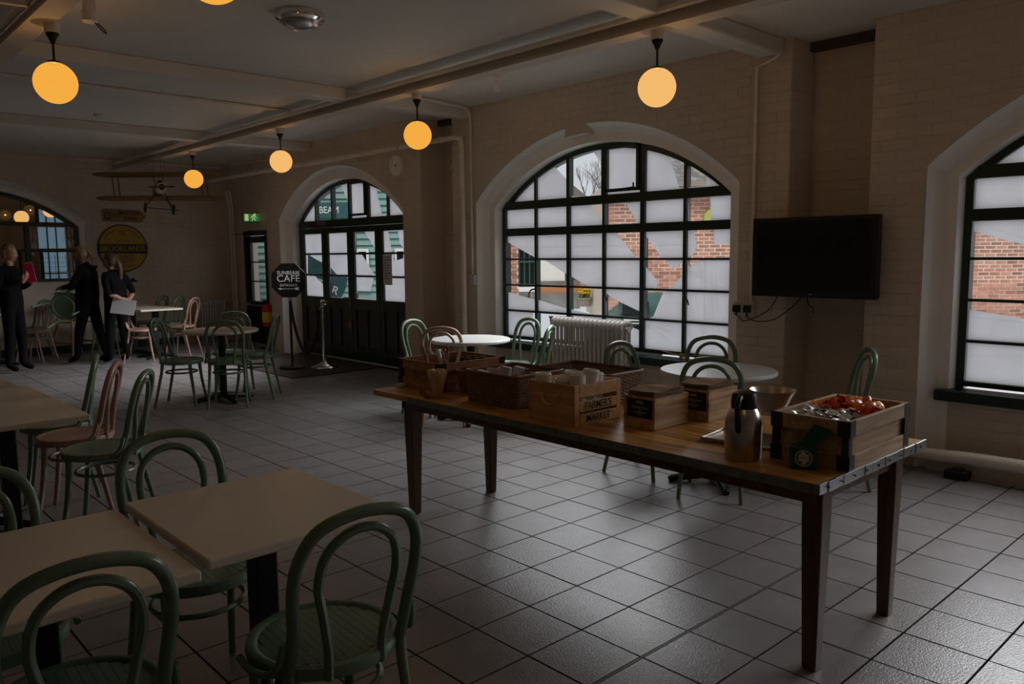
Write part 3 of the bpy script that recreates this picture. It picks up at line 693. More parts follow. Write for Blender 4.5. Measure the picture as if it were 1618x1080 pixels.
square_table(4.12, 12.28, .60, .65, .74, 'far square table between the pink chairs', 'square tables near the far wall')
square_table(4.02, 12.96, .60, .65, .74, 'far square table joined behind, nearest the sign wall', 'square tables near the far wall')
square_table(2.22, 13.05, .62, .62, .74, 'square table behind the woman holding the folder', 'square tables near the far wall')
def round_table(x, y, r, label, m='twhite', rz=0):
    t = thing('round_table', label, 'table', (x, y, .0005), rz, 'round pedestal tables')
    b = MB(); b.lathe([(0, .742), (r-.006, .742), (r, .736), (r, .722), (r-.008, .714), (0, .714)], n=56); b.build('tabletop', m, t, True)
    b = MB(); b.tube([(0, 0, .05), (0, 0, .715)], .036, 16); b.build('column', 'black', t, True)
    MB().box(-.13, .13, -.13, .13, .70, .715).build('mounting_plate', 'black', t)
    for k in range(4):
        a = PI/4+k*PI/2; b = MB(); b.tube([(.02*math.cos(a), .02*math.sin(a), .06), (.29*math.cos(a), .29*math.sin(a), .022), (.31*math.cos(a), .31*math.sin(a), .014)], [.03, .018], 8); b.build('foot', 'black', t, True)
round_table(3.36, 8.08, .375, 'round table with four green chairs in front of the entrance mat', 'ttop', .75)
round_table(4.55, 5.47, .36, 'white round table by the niche, left of the tall radiator')
round_table(4.43, 2.83, .37, 'nearest white round table under the window edge')

# ------------------------------------------------------------------ long serving table
TZ = .72
lt = thing('serving_table', 'long worn pine table with metal edging carrying crates and coffee things', 'table', (0, 0, .0005))
xa, xb, ya, yb = 2.50, 3.43, 1.20, 3.91
for k in range(4):
    a = xa+.006+k*(xb-xa-.012)/4; b = MB(); b.box(a+.0015, a+(xb-xa-.012)/4-.0015, ya+.006, yb-.004, TZ-.032, TZ-(.001 if k % 2 else 0)); b.build('plank', 'tabletop', lt, bevel=.003)
b = MB(); b.box(xa, xa+.006, ya, yb-.35, TZ-.034, TZ+.001)
b.build('edge_strip', 'striptrim', lt, bevel=.001); b = MB()
N = 16; pts = []
for k in range(N): b.box(xa+.003+(xb-xa)*k/N, xa+.003+(xb-xa)*(k+1)/N, ya+random.uniform(-.004, .001), ya+.008, TZ-.034, TZ+.002+random.uniform(0, .002))
b.build('edge_strip', 'alu', lt, bevel=.001, label='bent bright aluminium edge strip')
b = MB()
for k in range(17): b.lathe([(0, 0), (.0032, 0), (.0032, .0018), (0, .002)], (xa-.001, ya+.06+k*.145, TZ-.016), 8, mx=Matrix.Rotation(-PI/2, 3, 'Y'))
for k in range(9): b.lathe([(0, 0), (.004, 0), (.004, .003), (0, .004)], (xa+.06+k*.1, ya-.004, TZ-.016), 8, mx=Matrix.Rotation(PI/2, 3, 'X'))
b.build('nail_heads', 'rust', lt, kind='stuff')
AZ0, AZ1 = TZ-.098, TZ-.034
for r in ((xa+.09, xa+.115, ya+.08, 3.74), (xb-.135, xb-.11, ya+.08, 3.74)): MB().box(r[0], r[1], r[2], r[3], AZ0, AZ1).build('apron', 'tableleg', lt, bevel=.002)
for y in (1.27, 3.72): MB().box(xa+.09, xb-.11, y-.012, y+.012, AZ0, AZ1).build('apron', 'tableleg', lt, bevel=.002)
for x, y, t_, bt in ((2.64, 1.275, .038, .026), (3.27, 1.275, .036, .024), (2.64, 3.70, .038, .026), (3.23, 3.70, .036, .024)):
    b = MB(); q = lambda s, z: [(x-s, y-s, z), (x+s, y-s, z), (x+s, y+s, z), (x-s, y+s, z)]
    b.add(q(bt, 0)+q(t_, .55)+q(t_, AZ1), [(3,2,1,0), (0,1,5,4), (1,2,6,5), (2,3,7,6), (3,0,4,7), (4,5,9,8), (5,6,10,9), (6,7,11,10), (7,4,8,11), (8,9,10,11)])
    lg = b.build('leg', 'tableleg', lt, bevel=.005)

# ------------------------------------------------------------------ crates and boxes on the table
def crate(name, label, x0, x1, y0, y1, z1, wm, group=None, slat=.055):
    """iron-cornered field crate: inset panels, top and bottom rails, corner brackets"""
    z0 = TZ+.001; t = thing(name, label, 'crate', ((x0+x1)/2, (y0+y1)/2, z0), 0, group); hx, hy, h = (x1-x0)/2, (y1-y0)/2, z1-z0
    for zz in ((0, slat), (h-slat, h)):
        for s in (-1, 1):
            a, b = sorted((s*hx, s*(hx-.016))); MB().box(a, b, -hy, hy, *zz).build('rail', wm, t, bevel=.002)
            a, b = sorted((s*hy, s*(hy-.016))); MB().box(-hx+.017, hx-.017, a, b, *zz).build('rail', wm, t, bevel=.002)
    for s in (-1, 1):
        a, b = sorted((s*(hx-.017), s*(hx-.027))); MB().box(a, b, -hy+.02, hy-.02, .01, h-.02).build('side_panel', wm, t)
        a, b = sorted((s*(hy-.017), s*(hy-.027))); MB().box(-hx+.03, hx-.03, a, b, .01, h-.02).build('side_panel', wm, t)
    MB().box(-hx+.03, hx-.03, -hy+.03, hy-.03, .004, .014).build('bottom_board', wm, t)
    for sx in (-1, 1):
        for sy_ in (-1, 1):
            br = MB()
            for zz in ((-.001, slat+.001), (h-slat-.001, h+.001)):
                a, b = sorted((sx*(hx+.0015), sx*(hx-.045))); c, d = sorted((sy_*(hy+.0015), sy_*(hy-.002))); br.box(a, b, c, d, *zz)
                a, b = sorted((sx*(hx+.0015), sx*(hx-.002))); c, d = sorted((sy_*(hy+.0015), sy_*(hy-.045))); br.box(a, b, c, d, *zz)
            a, b = sorted((sx*(hx-.003), sx*(hx-.03))); c, d = sorted((sy_*(hy-.003), sy_*(hy-.03))); br.box(a, b, c, d, slat, h-slat)
            br.build('corner_bracket', 'rust', t)
    return t
crate('iron_cornered_crate', 'weathered iron-cornered crate full of snack packets at the near end', 2.725, 3.25, 1.205, 1.505, .90, 'crate', 'iron-cornered crates')
crate('iron_cornered_crate', 'dark iron-cornered crate holding cutlery at the far end of the long table', 2.70, 3.19, 3.515, 3.925, .885, 'crate2', 'iron-cornered crates')
# snack packets: silver nearest, red and orange behind
def packet(x, y, z, m, label, group, s=.032):
    b = MB(); n = 4; vs = []
    for i in range(n+1):
        for j in range(n+1):
            u, v = i/n*2-1, j/n*2-1; puff = (1-u*u)*(1-v*v)*.006; vs.append((u*s+random.uniform(-.002, .002), v*s*.7+random.uniform(-.002, .002), puff+random.uniform(-.003, .003)))
    for i in range(n+1):
        for j in range(n+1):
            u, v = i/n*2-1, j/n*2-1; vs.append((u*s, v*s*.7, -(1-u*u)*(1-v*v)*.005-.003))
    k = (n+1)**2; fs = []
    for i in range(n):
        for j in range(n):
            a = i*(n+1)+j; fs += [(a, a+n+1, a+n+2, a+1), (a+k, a+1+k, a+n+2+k, a+n+1+k)]
    b.add(vs, fs); o = b.build('snack_packet', m, None, True, label=label, cat='packet', group=group); o.location = (x, y, z)
    o.rotation_euler = (random.uniform(-.6, .6), random.uniform(-.6, .6), random.uniform(0, 6.3))
for k in range(66): packet(random.uniform(2.785, 2.95), random.uniform(1.255, 1.455), .872+random.uniform(0, .020), 'foil', 'small silver foil sachet heaped at the near side of the snack crate', 'silver sachets in the crate', .028)
for k in range(80):
    r = random.random() < .5
    packet(random.uniform(2.95, 3.17), random.uniform(1.26, 1.46), .878+random.uniform(0, .030), 'red' if r else 'orange', 'small %s wrapped packet heaped at the back of the snack crate' % ('red' if r else 'orange'), '%s packets in the crate' % ('red' if r else 'orange'), .024)
lin = MB().box(2.76, 3.215, 1.24, 1.47, TZ+.02, .838).build('crate_liner', 'kraft', None, label='brown paper filling under the snack packets in the near crate', cat='liner')
# farmer's market crate
fx0, fx1, fy0, fy1 = 2.585, 2.905, 2.385, 2.68; FH = .185
fm = thing('slatted_crate', "pine slatted crate lettered FARMER'S MARKET with a rope handle", 'crate', ((fx0+fx1)/2, (fy0+fy1)/2, TZ+.001)); hx, hy = (fx1-fx0)/2, (fy1-fy0)/2
for s in (-1, 1):
    a, b = sorted((s*hx, s*(hx-.012))); MB().box(a, b, -hy+.013, hy-.013, 0, FH).build('end_panel', 'pine', fm, bevel=.002)
    for s2 in (-1, 1):
        a, b = sorted((s*(hx+.001), s*(hx-.03))); c, d = sorted((s2*hy, s2*(hy-.012))); MB().box(a, b, c, d, -.0005, FH+.002).build('corner_post', 'pine', fm, bevel=.002)
    for z0, z1 in ((0, .05), (.062, .108), (.128, FH)):
        a, b = sorted((s*hy, s*(hy-.010))); MB().box(-hx+.031, hx-.031, a-.0008, b+.0008, z0, z1).build('slat', 'pine', fm, bevel=.002)
MB().box(-hx+.014, hx-.014, -hy+.014, hy-.014, .004, .012).build('bottom_board', 'pine', fm)
b = MB(); b.tube(spline([(-hx+.004, .045, .135), (-hx-.012, .05, .13), (-hx-.016, .035, .10), (-hx-.018, 0, .085), (-hx-.016, -.035, .10), (-hx-.012, -.05, .13), (-hx+.004, -.045, .135)], 5), .0055, 8); b.build('rope_handle', 'rope', fm, True)
BOLD = .012
text('lettering', "FARMER'S", .050, fm, (0, -hy-.001, .085), (PI/2, 0, 0), 'ink', .0006, sx=.88)
text('lettering', 'MARKET', .046, fm, (0, -hy-.001, .026), (PI/2, 0, 0), 'ink', .0006, sx=.95)
BOLD = 0
# cups in it
def cup_stack(x, y, z0, n, tilt, label, lid=False):
    t = thing('cup_stack', label, 'cups', (x, y, z0), 0, "white cups in the farmer's market crate"); t.rotation_euler = (tilt[0], tilt[1], 0)
    for k in range(n):
        b = MB(); z = k*.011; b.lathe([(0, z), (.026, z), (.036, z+.07), (.039, z+.070), (.039, z+.075), (.035, z+.075), (.025, z+.004), (0, z+.004)], n=20); b.build('cup', 'cup', t, True)
    if lid: b = MB(); z = n*.011+.066; b.lathe([(.041, z-.006), (.041, z), (.034, z+.008), (.032, z+.002), (0, z+.002)], n=20); b.build('lid', 'cup', t, True)
for i, (x, y, n, tl, ld) in enumerate(((2.63, 2.63, 8, (0, 0), True), (2.635, 2.545, 7, (.12, .1), False), (2.665, 2.44, 9, (-.05, .05), False), (2.74, 2.455, 10, (.04, .12), True), (2.725, 2.54, 9, (.1, -.05), True), (2.80, 2.46, 8, (0, .05), True), (2.81, 2.55, 8, (.1, 0), False))):
    cup_stack(x, y, TZ+.014, n+4, tl, ("stack of white cups at the left corner of the farmer's market crate", "tilted stack of white cups, second from the crate's left corner", "stack of white cups nearest the crate's lettered corner", "tall stack of white lidded cups behind the lettered corner", "white lidded cup stack in the crate's middle", "stack of wide lidded cups on the crate's right side", "white cup stack at the crate's back right")[i], ld)
# wooden boxes with black labels
def label_box(x0, x1, y0, y1, z1, label, rz=0):
    t = thing('wooden_box', label, 'box', ((x0+x1)/2, (y0+y1)/2, TZ+.001), rz, 'small wooden boxes with black labels'); hx, hy, h = (x1-x0)/2, (y1-y0)/2, z1-TZ-.001
    for k in range(3):
        za, zb = h*k/3+.0005, h*(k+1)/3-.0005
        for s in (-1, 1):
            a, b = sorted((s*hx, s*(hx-.010))); MB().box(a, b, -hy, hy, za, zb).build('board', 'boxwood', t, bevel=.001)
            a, b = sorted((s*hy, s*(hy-.010))); MB().box(-hx+.0105, hx-.0105, a, b, za, zb).build('board', 'boxwood', t, bevel=.001)
    MB().box(-hx+.011, hx-.011, -hy+.011, hy-.011, 0, .008).build('bottom_board', 'boxwood', t)
    lb = MB().box(-hx-.002, -hx-.0003, -hy+.012, hy-.022, h*.33, h*.93).build('black_label', 'label', t)
    e = MB(); yy = -.005
    for q in ((yy-.022, yy+.022, h*.87, h*.872), (yy-.022, yy+.022, h*.77, h*.772), (yy-.022, yy-.0215, h*.77, h*.872), (yy+.0215, yy+.022, h*.77, h*.872)): e.box(-hx-.0026, -hx-.002, *q)
    e.build('printed_frame', 'logowhite', lb)
    for w2, zz, hh in ((.018, .82, .006), (.048, .67, .0022), (.040, .635, .002), (.008, .57, .003), (.034, .50, .004), (.016, .44, .002)):
        e = MB(); n_ = max(2, int(w2/.0045)); [e.box(-hx-.0026, -hx-.002, yy-w2+k_*2*w2/n_, yy-w2+(k_+.72)*2*w2/n_, h*zz-hh/2, h*zz+hh/2) for k_ in range(n_)]; e.build('printed_line', 'logowhite', lb)
    for k in range(9):
        n = MB(); u = hx-.013; v = hy-.014; z = h-.010+k*.0042; w1, w2 = random.uniform(-.003, .003), random.uniform(-.003, .003)
        vs = []
        for i in range(5):
            for j in range(3): vs.append((-u+2*u*i/4, -v+v*j, z+(.006 if k > 5 else .001)*math.sin(i*1.6+k*.4+j)+w1*.3))
        fs = [(i*3+j, i*3+j+3, i*3+j+4, i*3+j+1) for i in range(4) for j in range(2)]
        top = [(a, b, c+.0016) for a, b, c in vs]; kk = len(vs)
        n.add(vs+top, fs+[tuple(q+kk for q in f) for f in fs]+[(0, 3, 3+kk, kk), (3, 6, 6+kk, 3+kk), (6, 9, 9+kk, 6+kk), (9, 12, 12+kk, 9+kk), (2, 5, 5+kk, 2+kk), (5, 8, 8+kk, 5+kk), (8, 11, 11+kk, 8+kk), (11, 14, 14+kk, 11+kk), (0, 1, 1+kk, kk), (1, 2, 2+kk, 1+kk), (12, 13, 13+kk, 12+kk), (13, 14, 14+kk, 13+kk)])
        o = n.build('paper_napkin', 'kraft', None, label='brown kraft napkin stacked in the %s' % label.split(',')[0], cat='napkin', group='kraft napkins in the %s' % label.split(',')[0])
        o.location = ((x0+x1)/2+w1, (y0+y1)/2+w2, TZ+.001)
    return t
label_box(2.78, 3.03, 2.09, 2.265, .862, "left wooden napkin box, beside the farmer's market crate")
label_box(3.09, 3.33, 2.02, 2.20, .865, 'right wooden napkin box, behind the steel flask')
# wicker baskets
def wicker(x0, x1, y0, y1, z1, label):
    t = thing('wicker_basket', label, 'basket', ((x0+x1)/2, (y0+y1)/2, TZ+.001), 0, 'wicker baskets on the long table'); hx, hy, h = (x1-x0)/2, (y1-y0)/2, z1-TZ-.001
    def per(s):   # rounded-rectangle perimeter sample
        P = []; r = .035; n = 5
        for cx, cy_, a0 in ((hx-r, hy-r, 0), (-hx+r, hy-r, PI/2), (-hx+r, -hy+r, PI), (hx-r, -hy+r, 1.5*PI)):
            for k in range(n+1): P.append((cx+(r+s)*math.cos(a0+PI/2*k/n), cy_+(r+s)*math.sin(a0+PI/2*k/n)))
        out = []; L = len(P)
        for i in range(L):
            a, b = P[i], P[(i+1) % L]; d = math.hypot(b[0]-a[0], b[1]-a[1]); m_ = max(1, int(d/.012))
            for k in range(m_): out.append((a[0]+(b[0]-a[0])*k/m_, a[1]+(b[1]-a[1])*k/m_))
        return out
    base = per(0); N_ = len(base); wv = MB(); rows = int(h/.0085)
    for j in range(rows):
        sgn = 1 if j % 2 else -1; z = .006+j*(h-.012)/rows; flare = .004*j/rows
        pts = []
        for i, (x, y) in enumerate(base):
            l = math.hypot(x/hx, y/hy); k = 1+ (flare+sgn*.0022*(1 if (i//2) % 2 else -1))/min(hx, hy); pts.append((x*k, y*k, z))
        wv.tube(pts, .0046, 5, True)
    wv.build('woven_wall', 'wicker', t, True, kind='stuff')
    rim = MB(); rim.tube([(x*1.03, y*1.03, h-.003) for x, y in base], .008, 7, True); rim.build('rim', 'wicker', t, True)
    MB().box(-hx+.01, hx-.01, -hy+.01, hy-.01, 0, .01).build('basket_bottom', 'wicker', t)
wicker(2.665, 3.02, 2.865, 3.245, .888, 'larger brown wicker basket between the pot and the lettered crate')
wicker(3.06, 3.36, 2.60, 3.10, .88, 'smaller wicker basket set behind the lettered crate')
for i, (x, y, z, r) in enumerate(((2.72, 3.17, .872, .3), (2.79, 3.17, .878, 1.1), (2.84, 3.12, .885, .4), (2.88, 3.19, .868, .9), (2.95, 3.13, .872, .2), (2.90, 2.95, .866, 1.5))):
    b = MB(); b.box(-.02, .02, -.03, .03, -.04, .012); b.build('sugar_packet_bundle', 'paper', None, bevel=.004, label=('white packet bundle at the left of the wicker basket', 'white packet bundle second from left in the wicker basket', 'white packet bundle standing highest in the wicker basket', 'white packet bundle behind the highest one', 'white packet bundle at the back of the wicker basket', "white packet bundle near the wicker basket's right end")[i], cat='packet', group='white packets in the wicker basket', loc=(x, y, z)).rotation_euler = (.15, .1, r)
for x, y, h in ((2.80, 3.05, .13),): MB().box(2.69, 2.99, 2.90, 3.21, TZ+.012, .845).build('basket_liner', 'wicker', None, label='dark packets filling the bottom of the wicker basket', cat='filling')
# terracotta pot
p = thing('terracotta_pot', 'dull red terracotta pot between the jar and the wicker basket', 'pot', (2.835, 3.425, TZ+.001))
b = MB(); b.lathe([(0, 0), (.052, 0), (.066, .10), (.074, .10), (.076, .132), (.068, .133), (.060, .10), (.045, .02), (0, .02)], n=32); b.build('pot_body', 'terra', p, True)
for i in range(9): o = MB().tube([(0, 0, 0), (.003, 0, .10)], .004, 6).build('wooden_stirrer', 'brownhair', None, label='dark stirrer standing in the terracotta pot', cat='stirrer', group='stirrers in the terracotta pot', loc=(2.835+random.uniform(-.03, .03), 3.425+random.uniform(-.03, .03), TZ+.035)); o.rotation_euler = (random.uniform(-.25, .25), random.uniform(-.25, .25), 0)
# glass jar with wooden cutlery
j = thing('glass_jar', 'glass jar holding wooden cutlery beside the dark crate', 'jar', (2.605, 3.415, TZ+.001))
b = MB(); b.lathe([(0, 0), (.044, 0), (.048, .01), (.048, .075), (.040, .092), (.042, .105), (.0395, .105), (.038, .092), (.0455, .073), (.0455, .012), (.04, .006), (0, .006)], n=28); b.build('jar_body', 'jarglass', j, True)
for i in range(22):
    a = i*2.4; r = .010+.026*((i % 4)/3); tx = random.uniform(.08, .26)
    b = MB(); w_ = .006
    b.add([(-w_*.6, -.001, 0), (w_*.6, -.001, 0), (w_*.7, -.001, .09), (w_*1.5, -.001, .12), (w_*1.3, -.001, .15), (-w_*1.3, -.001, .15), (-w_*1.5, -.001, .12), (-w_*.7, -.001, .09)], [tuple(range(8))])
    b.add([(-w_*.6, .001, 0), (w_*.6, .001, 0), (w_*.7, .001, .09), (w_*1.5, .001, .12), (w_*1.3, .001, .15), (-w_*1.3, .001, .15), (-w_*1.5, .001, .12), (-w_*.7, .001, .09)], [tuple(range(8))[::-1]])
    k0 = 0
    b.f += [(i_, (i_+1) % 8, (i_+1) % 8+8, i_+8) for i_ in range(8)]; b.fm += [0]*8
    o = b.build('wooden_fork', 'cutlery', None, label='pale wooden cutlery piece standing in the glass jar', cat='cutlery', group='wooden cutlery in the jar', loc=(2.605+r*.7*math.cos(a), 3.415+r*.7*math.sin(a), TZ+.009)); o.rotation_euler = Euler((0, tx, a), 'XYZ'); o.rotation_euler = (Matrix.Rotation(a, 3, 'Z') @ Matrix.Rotation(tx, 3, 'Y') @ Matrix.Rotation(i*1.3, 3, 'Z')).to_euler()
# loose things at the far end
b = MB(); b.box(-.085, .085, -.009, .009, 0, .014); o = b.build('wooden_tongs', 'terra', None, bevel=.002, label='reddish wooden tongs lying before the jar', cat='tongs', loc=(2.60, 3.53, TZ+.004)); o.rotation_euler = (0, -.1, 1.15)
b = MB(); b.box(-.085, .085, -.007, .007, 0, .012); o = b.build('wooden_tongs_dark', 'tableleg', None, bevel=.002, label='dark wooden stick lying beside the reddish tongs', cat='stick', loc=(2.575, 3.50, TZ+.003)); o.rotation_euler = (0, 0, 1.2)
b = MB(); b.box(-.02, .02, -.03, .03, 0, .02); b.build('white_box', 'paper', None, bevel=.004, label='small white box at the foot of the dark crate', cat='box', loc=(2.672, 3.86, TZ+.003))
for i, (x, y, m_, tl) in enumerate(((2.76, 3.60, 'steel', .5), (2.78, 3.64, 'steel', .6), (2.80, 3.59, 'chrome', .45), (2.74, 3.68, 'terra', .7), (2.82, 3.66, 'steel', .55), (2.76, 3.73, 'crate2', .6), (2.83, 3.62, 'chrome', .7))):
    b = MB(); b.box(-.008, .008, -.002, .002, 0, .11); b.box(-.011, .011, -.004, .004, .11, .21)
    o = b.build('table_knife', m_, None, bevel=.001, label='cutlery handle leaning over the rim of the dark crate', cat='cutlery', group='cutlery in the dark crate', loc=(x+.05, y, .76)); o.rotation_euler = (0, -tl*.6, i)
for i in range(6):
    b = MB(); b.lathe([(0, 0), (.024, 0), (.026, .06), (.018, .08), (.018, .10), (0, .10)], n=14); b.build('condiment_bottle', 'blackplastic', None, True, label='small dark bottle at the right end of the dark crate', cat='bottle', group='bottles in the dark crate', loc=(2.98+.055*(i % 3), 3.60+.07*(i//3), .785))
MB().box(2.745, 3.15, 3.56, 3.88, TZ+.016, .782).build('crate_filling', 'crate2', None, label='brown boxes filling the bottom of the dark crate', cat='filling')
# steel flask, tray, jar, bowl
f = thing('vacuum_flask', 'brushed steel vacuum flask with black top at the near end', 'flask', (2.645, 1.575, TZ+.001))
b = MB(); b.lathe([(0, 0), (.064, 0), (.068, .006), (.069, .13), (.066, .155), (.054, .182), (.046, .195), (0, .195)], n=40); b.build('flask_body', 'steel', f, True)
b = MB(); b.lathe([(.0475, .190), (.048, .215), (.046, .235), (.042, .250), (.028, .257), (0, .258)], n=32); b.build('flask_lid', 'blackplastic', f, True)
b = MB(); b.tube(spline([(-.039, -.012, .236), (-.068, -.020, .238), (-.086, -.026, .21), (-.088, -.027, .17), (-.083, -.025, .125), (-.072, -.022, .115)], 5), [.012, .009], 8); b.build('handle', 'blackplastic', f, True)
tr = thing('steel_tray', 'shallow silver tray under the glass jar behind the flask', 'tray', (2.90, 1.71, TZ+.001), .15)
b = MB(); b.box(-.11, .11, -.15, .15, .004, .007); b.build('tray_base', 'steel', tr); b = MB()
b.tube([(-.11, -.15, .012), (.11, -.15, .012), (.11, .15, .012), (-.11, .15, .012)], .005, 6, True); b.build('tray_rim', 'steel', tr)
g = thing('glass_vase', 'clear glass jar under the steel bowl', 'jar', (2.945, 1.64, TZ+.011))
b = MB(); b.lathe([(0, 0), (.045, 0), (.055, .02), (.052, .07), (.036, .11), (.036, .118), (.033, .118), (.033, .11), (.049, .07), (.051, .022), (.042, .006), (0, .006)], n=32); b.build('jar_body', 'jarglass', g, True)
g = thing('steel_bowl', 'wide steel bowl standing behind the flask', 'bowl', (2.915, 1.66, TZ+.012))
g.location = (2.955, 1.63, TZ+.130)
b = MB(); b.lathe([(0, 0), (.045, 0), (.050, .004), (.085, .075), (.094, .085), (.096, .088), (.090, .088), (.080, .072), (.045, .008), (0, .008)], n=40); b.build('bowl_body', 'steel', g, True)
# green oil can
oc = thing('oil_can', 'small dark green pouring can with a white Castrol roundel', 'can', (2.668, 1.345, TZ+.001), math.radians(30))
b = MB(); b.box(-.026, .026, -.048, .048, 0, .085); b.build('can_body', 'oilgreen', oc, bevel=.010)
q = MB(); vs = [(-.018, .03, .08), (.018, .03, .08), (.018, -.03, .08), (-.018, -.03, .08), (-.014, -.03, .16), (.014, -.03, .16), (.014, -.105, .135), (-.014, -.105, .135)]
q.add(vs, [(0,3,2,1), (0,1,5,4), (1,2,6,5), (2,3,7,6), (3,0,4,7)]); q.build('spout', 'oilgreen', oc, bevel=.003)
lg = MB(); rg = [(0, 0)]; n = 32
for k in range(n):
    a, b_ = 2*PI*k/n, 2*PI*(k+1)/n
    lg.add([(-.0268, .030*math.cos(a), .042+.030*math.sin(a)), (-.0268, .030*math.cos(b_), .042+.030*math.sin(b_)), (-.0268, .026*math.cos(b_), .042+.026*math.sin(b_)), (-.0268, .026*math.cos(a), .042+.026*math.sin(a))], [(0,1,2,3)])
lg.prism([(.018, .030), (-.018, .030), (-.018, .056), (.018, .056)], -.0268, -.0264, 'yz'); lg.prism([(-.006, .020), (.008, .018), (.004, .032), (-.012, .032)], -.0268, -.0264, 'yz'); lg.prism([(-.006, .056), (.012, .056), (.008, .066), (-.002, .068)], -.0268, -.0264, 'yz')
lgo = lg.build('logo', 'logowhite', oc); text('lettering', 'Castrol', .0105, lgo, (-.0272, 0, .043), (PI/2, 0, -PI/2), 'logored', .0002)
# ------------------------------------------------------------------ lamps
def globe(x, y, z, label, m='globe', top=2.90):
    t = thing('pendant_globe_lamp', label, 'lamp', (x, y, z), 0, 'globe lamps')
    b = MB(); R_ = .122; b.lathe([(R_*math.sin(a), -R_*math.cos(a)) for a in [PI*k/24 for k in range(23)]], n=40); g = b.build('globe_shade', m, t, True)
    b = MB(); b.lathe([(0, .128), (.034, .126), (.036, .112), (.03, .108)], n=24); b.build('shade_collar', 'black', t, True)
    b = MB(); b.tube([(0, 0, .12), (0, 0, top-z-.09)], .007, 8); b.build('rod', 'black', t, True)
    b = MB(); b.lathe([(.012, top-z-.12), (.022, top-z-.095), (.036, top-z-.07), (.036, top-z-.06), (0, top-z-.06)], n=20); b.build('cord_grip', 'black', t, True)
    b = MB(); b.lathe([(0, top-z-.06), (.042, top-z-.06), (.044, top-z-.005), (.046, top-z), (0, top-z)], n=24); b.build('ceiling_rose', 'pipe', t, True)
    l = bpy.data.lights.new('lamp_bulb', 'POINT'); l.energy = LAMP_W; l.color = (1, .55, .20); l.shadow_soft_size = 0.0
    lo = bpy.data.objects.new('lamp_bulb', l); COL.objects.link(lo); lo.parent = t
    return t
GX = 4.25
globe(GX, 3.206, 2.545, 'glowing globe lamp above the large window, first in the beam row', 'globepale')
globe(GX, 5.789, 2.535, 'glowing globe lamp above the niche, second in the beam row')
globe(GX, 8.353, 2.538, 'pale glowing globe lamp left of the door arch, third in the beam row', 'globepale')
globe(GX, 10.86, 2.53, 'smallest globe lamp hanging before the model biplane')
globe(1.35, 5.504, 2.549, 'largest globe lamp at the upper left, on a black rod')
globe(1.35, 3.15, 2.60, 'globe lamp cut by the top edge of the picture')
globe(1.35, .65, 2.60, 'globe lamp behind the camera over the cream tables')
globe(GX, .62, 2.545, 'globe lamp behind the camera near the right window')
for i, (x, y) in enumerate(((3.445, 17.0), (4.035, 17.5))): globe(x, y, 2.24+.155*i, ('globe lamp seen through the internal window, left of the mullion', 'globe lamp seen through the internal window, under the arch')[i], 'globepale', 3.15)
# chrome dome light
t = thing('dome_ceiling_light', 'round chrome ceiling light with a glass dome', 'light', (2.68, 4.92, CEIL))
b = MB(); b.lathe([(0, 0), (.158, 0), (.162, -.02), (.155, -.045), (.135, -.058), (.125, -.05)], n=40); b.build('chrome_ring', 'chrome', t, True)
b = MB(); b.lathe([(.128, -.05), (.115, -.075), (.08, -.098), (.04, -.108), (0, -.11)], n=40); b.build('glass_dome', 'steel', t, True)
# bare lamp holder, smoke detector, spotlight
t = thing('lamp_holder', 'empty bulb holder with a small bulb on the ceiling before the window arch', 'lamp', (4.87, 5.43, CEIL))
b = MB(); b.lathe([(0, 0), (.034, 0), (.032, -.035), (.020, -.045), (.018, -.075), (0, -.075)], n=20); b.build('holder', 'pipe', t, True)
b = MB(); b.lathe([(.012, -.075), (.022, -.10), (.028, -.125), (.020, -.148), (0, -.155)], n=20); b.build('bulb', 'cup', t, True)
t = thing('smoke_detector', 'small round smoke detector on the left ceiling', 'detector', (2.80, 9.76, CEIL)); b = MB(); b.lathe([(0, 0), (.055, 0), (.05, -.025), (.03, -.04), (0, -.042)], n=20); b.build('detector_body', 'white', t, True)
t = thing('ceiling_spotlight', 'small spotlight with a loose cable beside the big globe lamp', 'light', (1.52, 5.35, 2.965)); b = MB(); b.lathe([(0, 0), (.045, 0), (.045, -.06), (.038, -.065), (0, -.05)], n=20); b.build('spot_body', 'pipe', t, True)
b = MB(); b.tube(spline([(.02, 0, -.05), (.05, -.01, -.09), (.08, -.02, -.12), (.075, -.02, -.10), (.04, 0, -.06)], 5), .004, 6); b.build('loose_cable', 'black', t, True); b = MB(); b.box(-.03, .03, -.03, .03, 0, .115); b.build('junction_box', 'pipe', t)
# pipes and conduits
def pipe(name, label, pts, r, m='pipe', n=5, cat='pipe', clips=()):
    t = thing(name, label, cat, pts[0]); o = Vector(pts[0])
    b = MB(); b.tube([p-o for p in (spline(pts, n) if n else [Vector(p) for p in pts])], r, 10); b.build('pipe_run', m, t, True)
    for c in clips: b = MB(); b.tube([Vector(c)-o-Vector((0, .008, 0)), Vector(c)-o+Vector((0, .008, 0))], r*1.45, 12); b.build('pipe_clip', m, t, True)
    return t
def elbow(a, c, b, k=.12):
    a, b, c = Vector(a), Vector(b), Vector(c); p = c+(a-c).normalized()*k; q = c+(b-c).normalized()*k
    return [p.lerp(c, 0), p.lerp(c, .55).lerp(c.lerp(q, .45), .35), p.lerp(c, .75).lerp(q.lerp(c, .75), .5), q.lerp(c, .55).lerp(c.lerp(p, .45), .35), q]
P = [(5.60, 13.9, 2.775), (5.60, 9.8, 2.765)]+elbow((5.60, 9, 2.765), (5.60, 6.83, 2.765), (5.60, 6.83, 1))+[(5.60, 6.83, .05)]
pipe('heating_pipe', 'long painted pipe above the door arch turning down beside the large window', P, .029, n=0, clips=((5.60, 8.0, 2.765), (5.60, 11.1, 2.77), (5.60, 7.2, 2.765)))
